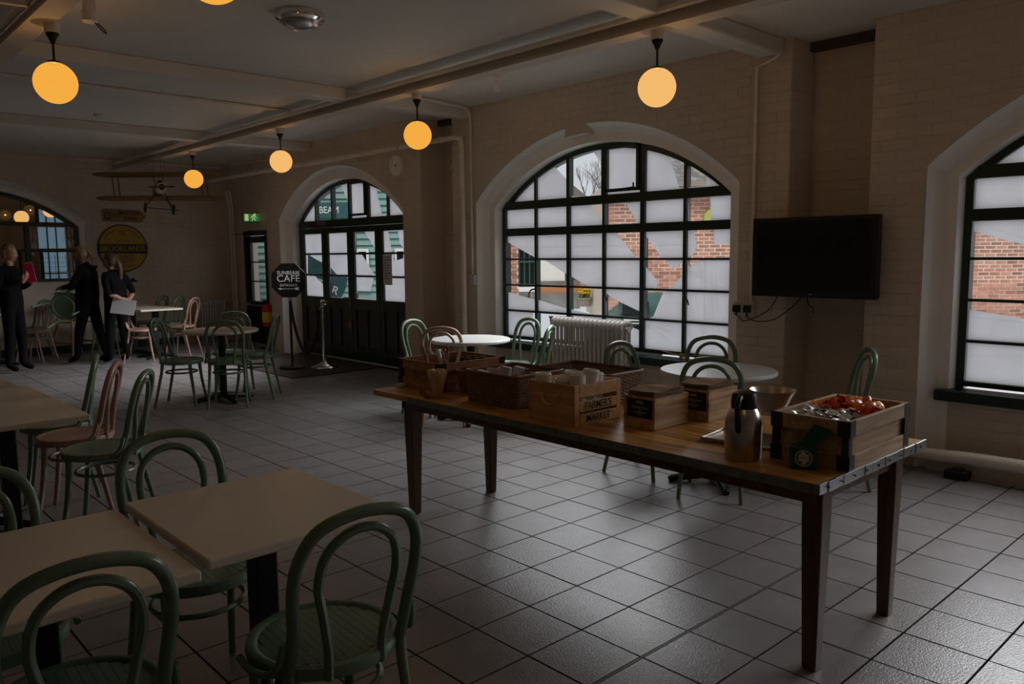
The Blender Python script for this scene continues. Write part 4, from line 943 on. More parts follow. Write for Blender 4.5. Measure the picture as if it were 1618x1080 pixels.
pipe('conduit', 'thin painted conduit from the ceiling beam down to the socket left of the large window', [(4.35, 6.53, 3.055), (5.55, 6.72, 3.05), (5.66, 6.76, 3.0), (5.675, 6.765, 2.9), (5.675, 6.765, 1.27)], .013, n=0)
pipe('conduit', 'thin painted conduit beside the joist dropping to the television sockets', [(4.40, 3.08, 2.955), (5.60, 3.10, 2.95), (5.67, 3.18, 2.94), (5.675, 3.335, 2.90), (5.675, 3.335, 1.10)], .014, n=0)
pipe('conduit', 'thin conduit crossing the left ceiling', [(1.58, 8.12, 3.065), (4.3, 8.16, 3.065)], .015, n=0)
pipe('conduit', 'thin conduit along the far ceiling edge before the biplane', [(3.6, 13.8, 3.02), (5.9, 13.8, 3.02)], .011, n=0)
pipe('conduit', 'curved cable beside the corner ceiling beam', [(.2, 4.8, 3.06), (.55, 5.2, 3.0), (.8, 5.35, 2.93), (1.22, 5.4, 2.95)], .012, n=4, cat='cable')
pipe('floor_pipe', 'fat painted pipe along the floor under the right window', [(5.66, 2.6, .10), (5.655, 2.2, .115), (5.64, 1.9, .125), (5.64, 1.6, .14), (5.64, .6, .15), (5.64, -1.9, .15)], .042, clips=((5.64, 1.2, .145),))
MB().box(5.72, 5.83, Y0, 2.0, 0, .075).build('baseboard_right', 'plaster', kind='structure')
t = thing('floor_box', 'small black box on the floor at the wall end of the joint strip', 'box', (5.60, 1.76, .0005)); b = MB(); b.box(-.04, .06, -.07, .07, 0, .055); b.box(-.02, .04, -.03, .03, .055, .07); b.build('box_body', 'black', t, bevel=.006)
for i, y in enumerate((13.60, 13.72)): pipe('riser_pipe', ('thin riser pipe in the far corner, nearer one', 'thin riser pipe in the far corner, beside the radiator')[i], [(5.97, y, .05), (5.97, y, 2.3), (5.93, y-.05, 2.45), (5.88, y-.1, 2.62)], .020, n=0)
# sockets
def socket(x, y, z, w_, h, label, plugs=()):
    t = thing('wall_socket', label, 'socket', (x, y, z)); b = MB(); b.box(-.035, 0, -w_/2, w_/2, -h/2, h/2); b.build('socket_plate', 'white', t, bevel=.004)
    for dy, m_ in plugs: b = MB(); b.box(-.075, -.035, dy-.025, dy+.025, -.03, .028); b.tube([(-.055, dy, -.03), (-.055, dy, -.06)], .008); b.build('plug', m_, t, bevel=.008)
socket(5.70, 6.765, 1.21, .07, .11, 'white switch box at the foot of the thin conduit left of the large window')
socket(5.70, 3.40, 1.045, .19, .11, 'double wall socket with two plugs beside the television', ((.05, 'blackplastic'), (-.045, 'blackplastic')))
socket(6.045, 7.50, 2.52, .11, .11, 'blank square plate high in the niche beside the pipe')
# television
t = thing('television', 'large black flat television on a bracket in front of the recess', 'television', (5.60, 2.80, 1.45))
b = MB(); b.box(-.02, .045, -.475, .475, -.295, .295); b.build('tv_case', 'blackplastic', t, bevel=.006)
MB().box(-.0225, -.0198, -.435, .435, -.245, .265).build('tv_screen', 'screen', t)
b = MB(); b.box(-.024, -.0201, -.475, .475, .265, .295); b.box(-.024, -.0201, -.475, .475, -.295, -.245); b.box(-.024, -.0201, -.475, -.435, -.245, .265); b.box(-.024, -.0201, .435, .475, -.245, .265); b.build('tv_bezel', 'blackplastic', t)
MB().box(-.0248, -.024, -.012, .012, -.275, -.268).build('badge', 'steel', t)
b = MB(); b.box(.045, .08, -.15, .15, -.12, .12); b.box(.08, .45, -.02, .02, -.03, .03); b.box(.43, .45, -.08, .08, -.12, .12); b.build('wall_bracket', 'black', t)
for i, P in enumerate((((5.63, 3.42, .99), (5.63, 3.38, .95), (5.62, 3.28, .975), (5.62, 3.15, 1.05), (5.63, 3.08, 1.165)), ((5.63, 3.35, .985), (5.62, 3.27, .955), (5.62, 3.12, .97), (5.62, 2.98, 1.06), (5.63, 2.88, 1.165)), ((5.63, 2.85, 1.165), (5.62, 2.83, 1.10), (5.62, 2.80, 1.08), (5.62, 2.79, 1.04)))):
    pipe('power_cable', ('black cable from the left plug to the television', 'black cable sagging from the right plug to the television', 'short loose cable dangling under the television')[i], P, .004, 'black', 5, 'cable')
# radiators
def radiator(x, y, z0, z1, n, pitch, rz, label, cols=3):
    t = thing('column_radiator', label, 'radiator', (x, y, 0), rz, 'column radiators'); L = n*pitch
    for k in range(n):
        u = -L/2+pitch*(k+.5); b = MB()
        for c in range(cols):
            v = (c-(cols-1)/2)*.055; b.tube([(u, v, z0+.03), (u, v, z1-.03)], .0165, 8)
        hw = (cols-1)*.0275+.018
        b.tube(spline([(u, -hw, z1-.06), (u, -hw+.004, z1-.02), (u, -hw*.5, z1-.004), (u, hw*.5, z1-.004), (u, hw-.004, z1-.02), (u, hw, z1-.06)], 3), .021, 8)
        b.tube([(u, -hw*.9, z0+.03), (u, hw*.9, z0+.03)], .021, 8); b.build('radiator_section', 'radiator', t, True)
    b = MB()
    for z in (z0+.06, z1-.06): b.tube([(-L/2-.012, 0, z), (L/2+.012, 0, z)], .022, 10); b.tube([(L/2+.01, 0, z), (L/2+.022, 0, z)], .03, 6)
    b.build('header_pipe', 'radiator', t, True)
    for s in (-1, 1): b = MB(); b.tube([(s*L*.42, 0, 0), (s*L*.42, 0, z0+.04)], .014, 8); b.lathe([(.03, 0), (.03, .006), (0, .006)], (s*L*.42, 0, 0), 12); b.build('foot', 'radiator', t, True)
    b = MB(); b.tube([(-L/2-.06, 0, 0), (-L/2-.06, 0, z1-.03)], .010, 8); b.tube([(-L/2-.06, 0, z1-.06), (-L/2, 0, z1-.06)], .012, 8); b.build('valve_pipe', 'brass', t, True)
    b = MB(); b.lathe([(.012, 0), (.018, .01), (.014, .03), (.024, .045), (.022, .055), (0, .056)], (-L/2-.06, 0, z1-.04), 14); b.build('valve_head', 'brass', t, True)
    return t
radiator(5.655, 5.02, .09, .86, 17, .0535, -PI/2, 'tall cream column radiator under the large arched window')
radiator(5.62, 13.86, .10, .72, 9, .05, 0, 'pale column radiator in the far corner under the biplane')
# round wall disc, bell, exit sign, extinguisher
t = thing('wall_fan', 'round painted disc vent above the entrance arch', 'vent', (5.70, 8.17, 2.57))
b = MB(); my = Matrix.Rotation(-PI/2, 3, 'Y'); b.lathe([(0, .03), (.02, .03), (.022, .045), (.05, .045), (.052, .035), (.085, .035), (.088, .05), (.118, .05), (.128, .035), (.128, 0)], n=40, mx=my); b.build('vent_body', 'cup', t, True)
b = MB(); b.lathe([(.009, .046), (.009, .05), (0, .051)], n=12, mx=my); b.build('vent_hole', 'black', t)
t = thing('sounder', 'small painted sounder with wiring above the door arch', 'alarm', (5.69, 11.15, 2.76)); b = MB(); b.lathe([(0, -.06), (.035, -.055), (.035, 0), (.02, .01), (.015, .2), (0, .2)], (-.05, 0, 0), 16); b.build('sounder_body', 'pipe', t, True)
pipe('conduit', 'thin conduit running from the sounder above the door arch', [(5.66, 11.15, 2.93), (5.66, 12.8, 2.98)], .009, n=0)
t = thing('exit_sign', 'lit green exit sign with a running figure above the side door', 'sign', (5.92, 12.76, 2.13), -.20)
b = MB(); b.box(-.14, .14, .0, .05, -.075, .075); b.build('sign_case', 'black', t, bevel=.004)
f = MB().box(-.13, .13, -.003, 0, -.065, .065).build('lit_panel', 'exitglow', t)
b = MB(); y = (-.006, -.0031)
for poly in ([(-.11, -.055), (-.05, -.055), (-.05, .055), (-.11, .055)], [(.045, .0), (.07, .035), (.06, .055), (.02, .05)], [(.0, -.01), (.03, .03), (.02, .045), (-.015, .005)], [(.0, -.055), (.015, -.055), (.035, .0), (.02, .005)], [(.03, -.015), (.06, -.05), (.075, -.05), (.045, .0)], [(.06, .02), (.095, .0), (.09, -.01), (.055, .01)]): b.prism(poly, *y)
b.lathe([(0, 0), (.014, 0), (.014, .003), (0, .003)], (.055, -.0031, .058), 12, mx=Matrix.Rotation(PI/2, 3, 'X')); b.build('running_figure', 'exitwhite', f)
t = thing('fire_extinguisher', 'red fire extinguisher with a yellow label beside the side door', 'extinguisher', (5.84, 12.16, .36))
b = MB(); b.lathe([(0, 0), (.078, 0), (.082, .02), (.082, .30), (.06, .35), (.02, .37), (0, .37)], n=28); b.build('cylinder_body', 'extred', t, True)
b = MB(); b.lathe([(.0825, .07), (.083, .08), (.083, .22), (.0825, .23)], n=28); b.build('label_band', 'extyel', t, True)
b = MB(); b.tube([(0, 0, .36), (0, 0, .41)], .018); b.box(-.07, .03, -.012, .012, .40, .42); b.box(-.09, .02, -.01, .01, .435, .445); b.tube(spline([(0, .02, .40), (0, .09, .38), (0, .11, .28), (0, .10, .12)], 4), .012, 8); b.build('valve_and_hose', 'black', t, True)
b = MB(); b.tube([(.05, 0, -.358), (.05, 0, .1)], .012); b.lathe([(.12, -.3595), (.12, -.345), (.02, -.335), (0, -.335)], n=20); b.tube([(0, 0, -.34), (0, 0, 0)], .02); b.lathe([(.09, -.01), (.09, 0), (0, 0)], n=20); b.build('stand', 'black', t, True)
# ------------------------------------------------------------------ entrance mat, sign post, barrier post
MB().box(4.56, 5.68, 8.86, 11.25, 0, .010).build('entrance_mat', 'mat', None, label='dark brown entrance mat before the green doors', cat='mat')
MB().box(5.68, 5.90, 8.9, 11.0, 0, .012).build('entrance_mat_inner', 'mat', None, label='strip of brown matting inside the door recess', cat='mat')
t = thing('cafe_sign_stand', 'octagonal black sign on a pole reading SUNBEAM CAFÉ ENTRANCE with an arrow', 'sign', (4.96, 9.66, .010), math.radians(-42))
b = MB(); b.lathe([(0, 0), (.165, 0), (.170, .006), (.170, .026), (.16, .032), (0, .034)], n=40); b.build('base', 'black', t, True)
b = MB(); b.tube([(0, 0, .03), (0, 0, 1.0)], .016, 10); b.build('pole', 'black', t, True)
R8 = .222; oc8 = [(R8/math.cos(PI/8)*math.cos(PI/8+k*PI/4), 1.165+R8/math.cos(PI/8)*math.sin(PI/8+k*PI/4)) for k in range(8)]
pl = MB().prism(oc8, -.030, -.016).build('sign_plate', 'signblack', t, bevel=.002)
BOLD = .0
for body, s, z, sx in (('SUNBEAM', .066, 1.262, 1.0), ('CAFÉ', .125, 1.185, 1.05), ('ENTRANCE', .044, 1.10, 1.0)): text('lettering', body, s, pl, (0, -.0312, z), (PI/2, 0, 0), 'logowhite', .0006, sx=sx)
BOLD = .0
b = MB(); y = (-.0325, -.0305)
b.prism([(-.10, 1.052), (.09, 1.052), (.09, 1.058), (-.10, 1.058)], *y); b.prism([(-.145, 1.055), (-.10, 1.042), (-.09, 1.055), (-.10, 1.068)], *y)
for s in (-1, 1): b.prism([(.075, 1.055), (.09, 1.055+s*.016), (.14, 1.055+s*.018), (.125, 1.055)][::s], *y)
b.build('arrow', 'logowhite', pl)
t = thing('barrier_post', 'short chrome rope barrier post on the entrance mat', 'post', (5.29, 9.40, .010))
b = MB(); b.lathe([(0, 0), (.17, 0), (.175, .008), (.165, .02), (.09, .045), (.035, .075), (.022, .09), (0, .09)], n=40); b.build('base', 'chrome', t, True)
b = MB(); b.tube([(0, 0, .08), (0, 0, .87)], .019, 14); b.build('pole', 'chrome', t, True)
b = MB(); b.lathe([(0, .905), (.02, .90), (.03, .885), (.026, .87), (.021, .865), (.021, .82), (.028, .815), (.028, .80), (.02, .795)], n=20); b.tube([(.02, 0, .84), (.055, 0, .84)], .006); b.tube([(-.02, 0, .80), (-.05, 0, .79), (-.05, 0, .77)], .006); b.tube([(0, 0, .87), (.075, -.02, .872)], .004); b.build('rope_hook', 'chrome', t, True)
q = Vector((4.96, 9.66, .99)); e = Vector((5.245, 9.42, .80)); pts = []
for k in range(15):
    s = k/14; p = q.lerp(e, s); p.z = q.z+(e.z-q.z)*s-.68*(1-(2*s-1)**2)**.72; pts.append(p-q)
t = thing('barrier_rope', 'black rope sagging between the sign pole and the chrome post', 'rope', q); b = MB(); b.tube(spline(pts, 3), .019, 10); b.build('rope_body', 'black', t, True)
b = MB(); b.tube([pts[0]+Vector((0, 0, .03)), pts[0]-Vector((0, 0, .08))], .022, 10); b.build('rope_ferrule', 'chrome', t, True)
# ------------------------------------------------------------------ far wall signs
YS = FAR-.006
t = thing('round_sign', 'large round yellow and black BROOKLANDS sign', 'sign', (4.25, YS, 1.64)); mx = Matrix.Rotation(PI/2, 3, 'X')
b = MB(); b.lathe([(0, 0), (.385, 0), (.388, .01), (.385, .02), (.372, .022), (.37, .02), (0, .02)], n=64, mx=mx); b.build('sign_rim', 'signblack', t)
b = MB(); b.lathe([(0, .0225), (.368, .0225), (.368, .018)], n=64, mx=mx); yl = b.build('yellow_field', 'yellow', t)
MB().box(-.372, .372, -.026, -.0226, -.085, .068).build('name_band', 'signblack', t)
BOLD = .010
text('lettering', 'BROOKLANDS', .122, t, (0, -.0262, -.006), (PI/2, 0, 0), 'yellow', .0006, sx=.86)
for body, s, z in (('London 21', .045, .115), ('Kingston 10', .045, -.125), ('Guildford 12', .045, -.172), ('Egham 10', .045, -.217), ('SAFETY FIRST', .034, -.29)): text('lettering', body, s, yl, (.05 if z < 0 else 0, -.0232, z), (PI/2, 0, 0), 'signblack', .0004, sx=.95)
def arc_text(body, s, r, a0, a1, par, y):
    n = len(body)
    for i, ch in enumerate(body):
        if ch == ' ': continue
        a = math.radians(a0+(a1-a0)*i/(n-1)); text('lettering', ch, s, par, (r*math.cos(a), y, r*math.sin(a)), Euler((PI/2, PI/2-a, 0), 'XYZ'), 'signblack', .0004)
arc_text('AUTOMOBILE', .036, .31, 148, 106, yl, -.0232); arc_text('ASSOCIATION', .036, .31, 74, 32, yl, -.0232)
b = MB()
for r0, r1 in ((.036, .042),):
    for k in range(24):
        a, c = 2*PI*k/24, 2*PI*(k+1)/24; b.add([(r0*math.cos(a), -.0232, .265+r0*math.sin(a)), (r0*math.cos(c), -.0232, .265+r0*math.sin(c)), (r1*math.cos(c), -.0232, .265+r1*math.sin(c)), (r1*math.cos(a), -.0232, .265+r1*math.sin(a))], [(0,1,2,3)])
b.box(-.044, .044, -.0236, -.0228, .222, .232); em = b.build('emblem', 'signblack', yl); 
text('lettering', 'AA', .05, yl, (0, -.0232, .265), (PI/2, 0, 0), 'signblack', .0004, sx=.85)
t = thing('arrow_sign', 'ochre arrow sign reading TO MOTOR PARK', 'sign', (4.31, YS, 2.17)); pl = MB().prism([(-.34, -.095), (.25, -.105), (.34, 0), (.25, .09), (-.34, .10)], -.018, 0).build('arrow_board', 'woodsign', t, bevel=.002)
for body, s, x, z in (('TO', .062, -.145, .0), ('MOTOR', .090, .07, .042), ('PARK', .088, .09, -.048)): text('lettering', body, s, pl, (x, -.0185, z), (PI/2, 0, 0), 'signblack', .0005)
b = MB()
for k in range(24):
    a, c = 2*PI*k/24, 2*PI*(k+1)/24; b.add([(-.265+q_[0]*math.cos(q_[1]), -.0187, q_[0]*math.sin(q_[1])) for q_ in ((.042, a), (.042, c), (.055, c), (.055, a))], [(0,1,2,3)])
b.box(-.315, -.215, -.0190, -.0184, -.06, -.047); b.build('emblem', 'signblack', pl); text('lettering', 'AA', .055, pl, (-.265, -.0185, 0), (PI/2, 0, 0), 'signblack', .0004, sx=.8)
t = thing('pinned_print', 'small white print of a car pinned under the round sign', 'picture', (4.37, YS, 1.12)); MB().box(-.11, .11, -.003, 0, -.11, .11).build('print_sheet', 'paper', t)
MB().prism([(-.08, -.03), (-.06, .0), (-.02, .01), (0, .03), (.03, .03), (.04, .0), (.08, -.01), (.085, -.035), (-.08, -.04)], -.0045, -.0031).build('printed_car', 'ink', t)
BOLD = .0
# ------------------------------------------------------------------ hanging model biplane
bp = thing('model_biplane', 'varnished wooden model biplane hanging in the far corner', 'model plane', (4.24, 12.15, 2.45), math.radians(-42.8+3))
bp.rotation_euler.x = math.radians(-9)
def wing(z, half, y, ch=.27, dihedral=.0):
    b = MB(); prof = [(-.5, 0), (-.46, .018), (-.2, .03), (.2, .02), (.5, 0), (0, -.004)]
    n = 12; vs = []
    for i in range(n+1):
        x = -half+2*half*i/n; tp = 1-.55*max(0, abs(x)/half-.9)/.1
        for a, c in prof: vs.append((x, y+a*ch*tp, z+c*.9+dihedral*abs(x)))
    k = len(prof); fs = [(i*k+j, i*k+(j+1) % k, (i+1)*k+(j+1) % k, (i+1)*k+j) for i in range(n) for j in range(k)]+[tuple(range(k)), tuple(n*k+j for j in range(k))[::-1]]
    return b.add(vs, fs)
wing(.235, .93, .0).build('upper_wing', 'wing', bp); wing(-.10, .90, .06).build('lower_wing', 'wing', bp)
for x in (-.66, -.58, .60, .68): b = MB(); b.tube([(x, -.04, .24), (x+.02, .02, -.09)], .007, 6); b.build('wing_strut', 'brownhair', bp, True)
for x in (-.07, .07): b = MB(); b.tube([(x, -.03, .24), (x*.6, -.02, .08)], .006, 6); b.build('centre_strut', 'brownhair', bp, True)
Rf = Matrix.Rotation(math.radians(28), 3, 'Z')
def fu(p): return tuple(Rf @ Vector(p))
b = MB(); b.tube([fu((0, -.20, .0)), fu((0, -.12, .01)), fu((0, .05, .02)), fu((0, .25, .01)), fu((0, .62, .03))], [.07, .085, .085, .06, .025], 12); b.build('fuselage', 'wing', bp, True)
b = MB(); b.tube([fu((0, -.27, .0)), fu((0, -.20, 0)), fu((0, -.16, 0))], [.066, .074, .076], 16); b.build('cowling', 'logowhite', bp, True)
b = MB(); b.tube([fu((0, -.285, 0)), fu((0, -.265, 0))], .045, 14); b.build('engine_opening', 'black', bp, True)
b = MB(); b.prism([(-.03, 0), (.06, 0), (.08, .14), (.03, .17), (-.01, .12)], -.005, .005, 'yz'); o = b.build('tail_fin', 'brownhair', bp); o.location = fu((0, .58, .04)); o.rotation_euler = (0, 0, math.radians(28))
b = MB(); b.box(-.20, .20, -.04, .07, -.004, .004); o = b.build('tailplane', 'wing', bp, bevel=.002); o.location = fu((0, .60, .035)); o.rotation_euler = (0, 0, math.radians(28))
b = MB(); b.lathe([(0, 0), (.03, 0), (.032, .03), (.022, .06), (0, .068)], (0, .02, .10), 12); b.build('pilot_bust', 'black', bp, True)
for s in (-1, 1):
    w_ = MB(); c = fu((s*.19, -.06, -.27)); w_.lathe([(.055, -.012), (.075, -.012), (.078, 0), (.075, .012), (.055, .012), (.05, 0), (.055, -.012)], c, 20, mx=Matrix.Rotation(math.radians(28), 3, 'Z') @ Matrix.Rotation(PI/2, 3, 'Y'))
    for k in range(4):
        a = k*PI/4; w_.tube([Vector(c)+Rf @ Vector((0, .05*math.cos(a), .05*math.sin(a))), Vector(c)-Rf @ Vector((0, .05*math.cos(a), .05*math.sin(a)))], .002, 4)
    w_.build('wheel', 'black', bp, True)
    for y0 in (-.14, .04): b = MB(); b.tube([fu((s*.06, y0, -.06)), c], .006, 6); b.build('gear_strut', 'black', bp, True)
b = MB(); b.tube([fu((-.21, -.06, -.27)), fu((.25, -.06, -.27))], .006, 6); b.build('axle', 'black', bp, True)
b = MB(); b.box(-.012, .012, -.006, .006, -.17, .17); o = b.build('propeller', 'darkwood', bp, bevel=.003); o.location = fu((0, -.295, 0)); o.rotation_euler = (0, PI/2-.12, math.radians(28))
for p in ((-.10, .0, .25), (.02, .0, .25), (.08, .02, .25)): b = MB(); b.tube([p, (p[0]*.6, p[1], CEIL-2.45)], .0018, 4); b.build('hanging_wire', 'black', bp)

# ------------------------------------------------------------------ people
def bake(o):
    dg = bpy.context.evaluated_depsgraph_get(); me = bpy.data.meshes.new_from_object(o.evaluated_get(dg)); bpy.data.objects.remove(o); return me
def skin_mesh(verts, edges, root=0, sub=2):
    me = bpy.data.meshes.new('body'); me.from_pydata([v[0] for v in verts], edges, []); o = bpy.data.objects.new('tmp', me); COL.objects.link(o)
    sk = o.modifiers.new('s', 'SKIN'); sk.use_smooth_shade = True
    if not me.skin_vertices: 
        pass
    for i, v in enumerate(verts):
        r = v[1]; me.skin_vertices[0].data[i].radius = r if isinstance(r, tuple) else (r, r)
    me.skin_vertices[0].data[root].use_root = True
    ss = o.modifiers.new('u', 'SUBSURF'); ss.levels = ss.render_levels = sub
    bpy.context.view_layer.update(); return bake(o)
def person(label, loc, heading, J, mats, skinfn, hair, hairmat, head, headdir, extra=None, hands=()):
    """J: joints {name: (x,y,z,r)} facing +x; head: centre; headdir: (yaw, pitch) of the face"""
    t = thing('person', label, 'person', loc, heading)
    names = list(J); vs = [((J[n][0], J[n][1], J[n][2]), J[n][3] if len(J[n]) == 4 else (J[n][3], J[n][4])) for n in names]; ix = {n: i for i, n in enumerate(names)}
    E_ = [('pelvis', 'waist'), ('waist', 'chest'), ('chest', 'neckb'), ('neckb', 'neck')]
    for s in 'lr': E_ += [('chest', 'sh'+s), ('sh'+s, 'el'+s), ('el'+s, 'wr'+s), ('pelvis', 'hip'+s), ('hip'+s, 'kn'+s), ('kn'+s, 'an'+s), ('an'+s, 'toe'+s)]
    me = skin_mesh(vs, [(ix[a], ix[b]) for a, b in E_], ix['pelvis'])
    b = MB(); b.v = [tuple(v.co) for v in me.vertices]; b.f = [tuple(p.vertices) for p in me.polygons]; b.fm = [0]*len(b.f); bpy.data.meshes.remove(me)
    hc = Vector(head); Rh = Matrix.Rotation(headdir[0], 3, 'Z') @ Matrix.Rotation(headdir[1], 3, 'Y')
    # head: shaped profile with jaw, chin, nose, ears
    vs_, fs_ = [], []; n1, n2 = 16, 20
    for i in range(n1+1):
        th = PI*i/n1; z = .115*math.cos(th); r = math.sin(th)
        for k in range(n2):
            a = 2*PI*k/n2; x, y = .092*r*math.cos(a), .072*r*math.sin(a)
            if z < -.02: y *= 1-.28*min(1, (-.02-z)/.09); x = x*(1-.10*min(1, (-.02-z)/.09))+.008
            if x > 0 and abs(y) < .016 and -.035 < z < .012: x += .018*(1-abs(y)/.016)*(1 if z < -.012 else .5)
            vs_.append(tuple(hc+Rh @ Vector((x, y, z))))
    for i in range(n1):
        for k in range(n2): fs_.append((i*n2+k, i*n2+(k+1) % n2, (i+1)*n2+(k+1) % n2, (i+1)*n2+k))
    b.add(vs_, fs_, 1)
    for s in (-1, 1):
        b.lathe([(.008, 0), (.007, .004), (0, .005)], hc+Rh @ Vector((.080, s*.030, .008)), 8, 2, Rh @ Matrix.Rotation(PI/2, 3, 'Y'))
        b.lathe([(.02, 0), (.022, .006), (.012, .010), (0, .008)], hc+Rh @ Vector((-.005, s*.070, -.008)), 10, 1, Rh @ Matrix.Rotation(-s*PI/2, 3, 'X'))
    b.tube([hc+Rh @ Vector((.090, -.020, -.058)), hc+Rh @ Vector((.096, 0, -.057)), hc+Rh @ Vector((.090, .020, -.058))], .004, 6, mi=3)
    nk = Vector(J['neck'][:3]); b.tube([nk-Vector((0, 0, .04)), nk.lerp(hc, .5), hc-Rh @ Vector((.015, 0, .05))], [.052, .046, .05], 12, mi=1)
    # hands: palm, four unequal curled fingers, thumb
    for wr, d, up, side, curl in hands:
        wp = Vector(wr); d = Vector(d).normalized(); up = Vector(up); up = (up-d*up.dot(d)).normalized(); sd_ = d.cross(up)*side
        b.tube([wp-d*.02, wp+d*.03, wp+d*.085], [.024, .032, .030], 10, mi=1)
        for k, ln in enumerate((.068, .076, .070, .055)):
            o_ = wp+d*.075+sd_*(.026-.0175*k); a1 = d*math.cos(curl)-up*math.sin(curl); a2 = d*math.cos(curl*2)-up*math.sin(curl*2)
            b.tube([o_, o_+d*ln*.35, o_+d*ln*.35+a1*ln*.35, o_+d*ln*.35+a1*ln*.35+a2*ln*.3], [.0095, .009, .0082, .006], 7, mi=1)
        o_ = wp+d*.025+sd_*.026; b.tube([o_, o_+d*.028+sd_*.024, o_+d*.055+sd_*.028-up*.01], [.012, .0105, .008], 7, mi=1)
    for i, f in enumerate(b.f):
        if b.fm[i] == 0:
            c = sum((Vector(b.v[k]) for k in f), Vector())/len(f); b.fm[i] = skinfn(c)
    b.build('body', mats, t, True)
    h = MB()
    vs_, fs_ = [], []
    for i in range(n1+1):
        th = PI*i/n1; z = .126*math.cos(th)+.006; r = math.sin(th)
        for k in range(n2):
            a = 2*PI*k/n2; x, y = .102*r*math.cos(a)-.008, .083*r*math.sin(a)
            vs_.append(hc+Rh @ Vector((x, y, z)))
    for i in range(n1):
        for k in range(n2):
            zc = .126*math.cos(PI*(i+.5)/n1); xc = .102*math.sin(PI*(i+.5)/n1)*math.cos(2*PI*(k+.5)/n2)
            if zc < -.075 or (xc > .012 and zc < .055) or (xc > .045 and zc < .08) : continue
            fs_.append((i*n2+k, i*n2+(k+1) % n2, (i+1)*n2+(k+1) % n2, (i+1)*n2+k))
    h.add([tuple(v) for v in vs_], fs_)
    for P, r in hair: h.tube([tuple(hc+Rh @ Vector(p)) for p in spline(P, 4)], r, 12)
    ho = h.build('hair', hairmat, t, True); so_ = ho.modifiers.new('thick', 'SOLIDIFY'); so_.thickness = .008
    if extra: extra(t, hc, Rh)
    return t
S_R, S_L = math.radians(-42.8), math.radians(137.2)
def legs(J, lx, rx, hw=.085, z=0):
    J.update(hipl=(0, hw, .86, .095), hipr=(0, -hw, .86, .095), knl=(lx*.55+.02, hw+.01, .48, .066), knr=(rx*.55+.02, -hw-.01, .48, .066), anl=(lx, hw+.015, .09, .045), anr=(rx, -hw-.015, .09, .045), toel=(lx+.13, hw+.03, .038, .036), toer=(rx+.13, -hw-.03, .038, .036)); return J
cm = ['cloth', 'skin', 'ink', 'logored']
# A: folder woman
J = legs(dict(pelvis=(0, 0, .93, .15, .125), waist=(-.01, 0, 1.08, .14, .11), chest=(-.02, 0, 1.26, .15, .12), neckb=(-.02, 0, 1.39, .075), neck=(0, 0, 1.44, .05), shl=(-.03, .165, 1.34, .062), shr=(-.03, -.165, 1.34, .062), ell=(-.02, .225, 1.09, .048), elr=(.0, -.235, 1.09, .048), wrl=(.20, .13, 1.17, .032), wrr=(.23, -.10, 1.20, .032)), .03, -.04)
person('woman in black with a blond bun holding a magenta folder', (2.27, 12.12, .001), S_R, J, cm, lambda c: 0, [([(-.09, 0, .05), (-.125, 0, .055), (-.15, 0, .04)], [.03, .045, .02])], 'blond', (.02, 0, 1.555), (0, .08),
    hands=(((.20, .13, 1.17), (.6, -.5, .6), (0, 0, 1), 1, .5), ((.23, -.10, 1.20), (.4, .3, .8), (1, 0, 0), -1, .5)))
def at_local(base, hd, p): return (base[0]+p[0]*math.cos(hd)-p[1]*math.sin(hd), base[1]+p[0]*math.sin(hd)+p[1]*math.cos(hd), p[2])
o = MB(); o.box(-.055, .055, -.006, .006, -.12, .12); fo = o.build('folder', 'magenta', None, bevel=.002, label='magenta folder held up by the woman at the left edge', cat='folder'); fo.location = at_local((2.27, 12.12), S_R, (.29, -.03, 1.30)); fo.rotation_euler = (.1, -.12, S_R+.1)
o = MB(); o.box(-.045, .045, .007, .010, -.12, .145); fo2 = o.build('yellow_sheet', 'yellow', None, label='yellow sheet sticking out of the magenta folder', cat='paper'); fo2.location = fo.location; fo2.rotation_euler = fo.rotation_euler
# B: woman lifting a chair
J = legs(dict(pelvis=(-.02, 0, .93, .145, .12), waist=(-.02, 0, 1.08, .135, .105), chest=(-.02, 0, 1.26, .145, .12), neckb=(.01, 0, 1.39, .075), neck=(.03, 0, 1.43, .05), shl=(-.01, .165, 1.33, .06), shr=(-.01, -.165, 1.33, .06), ell=(.12, .21, 1.10, .046), elr=(.12, -.215, 1.10, .046), wrl=(.30, .12, 1.08, .031), wrr=(.33, -.10, 1.10, .031)), .16, -.16)
def apron(t, hc, Rh):
    a = MB(); vs = []
    for i in range(5):
        z = 1.12-.42*i/4
        for k in range(7):
            an = -1.3+2.6*k/6; r = .145+.02*i/4; vs.append((r*math.cos(an)+.01, r*1.12*math.sin(an), z))
    a.add(vs, [(i*7+k, i*7+k+1, i*7+k+8, i*7+k+7) for i in range(4) for k in range(6)]); o = a.build('apron', 'navy', t, True); m_ = o.modifiers.new('t', 'SOLIDIFY'); m_.thickness = .008
person('woman with a ponytail bending over a green chair she is lifting', (3.25, 12.33, .001), S_L, J, cm, lambda c: 0, [([(-.08, 0, .04), (-.12, 0, .0), (-.125, 0, -.08), (-.11, 0, -.13)], [.03, .042, .035, .01])], 'blond', (.07, 0, 1.535), (0, .38), apron,
    hands=(((.30, .12, 1.08), (.8, -.4, -.3), (0, 0, 1), 1, .8), ((.33, -.10, 1.10), (.8, .2, -.35), (0, 0, 1), -1, .8)))
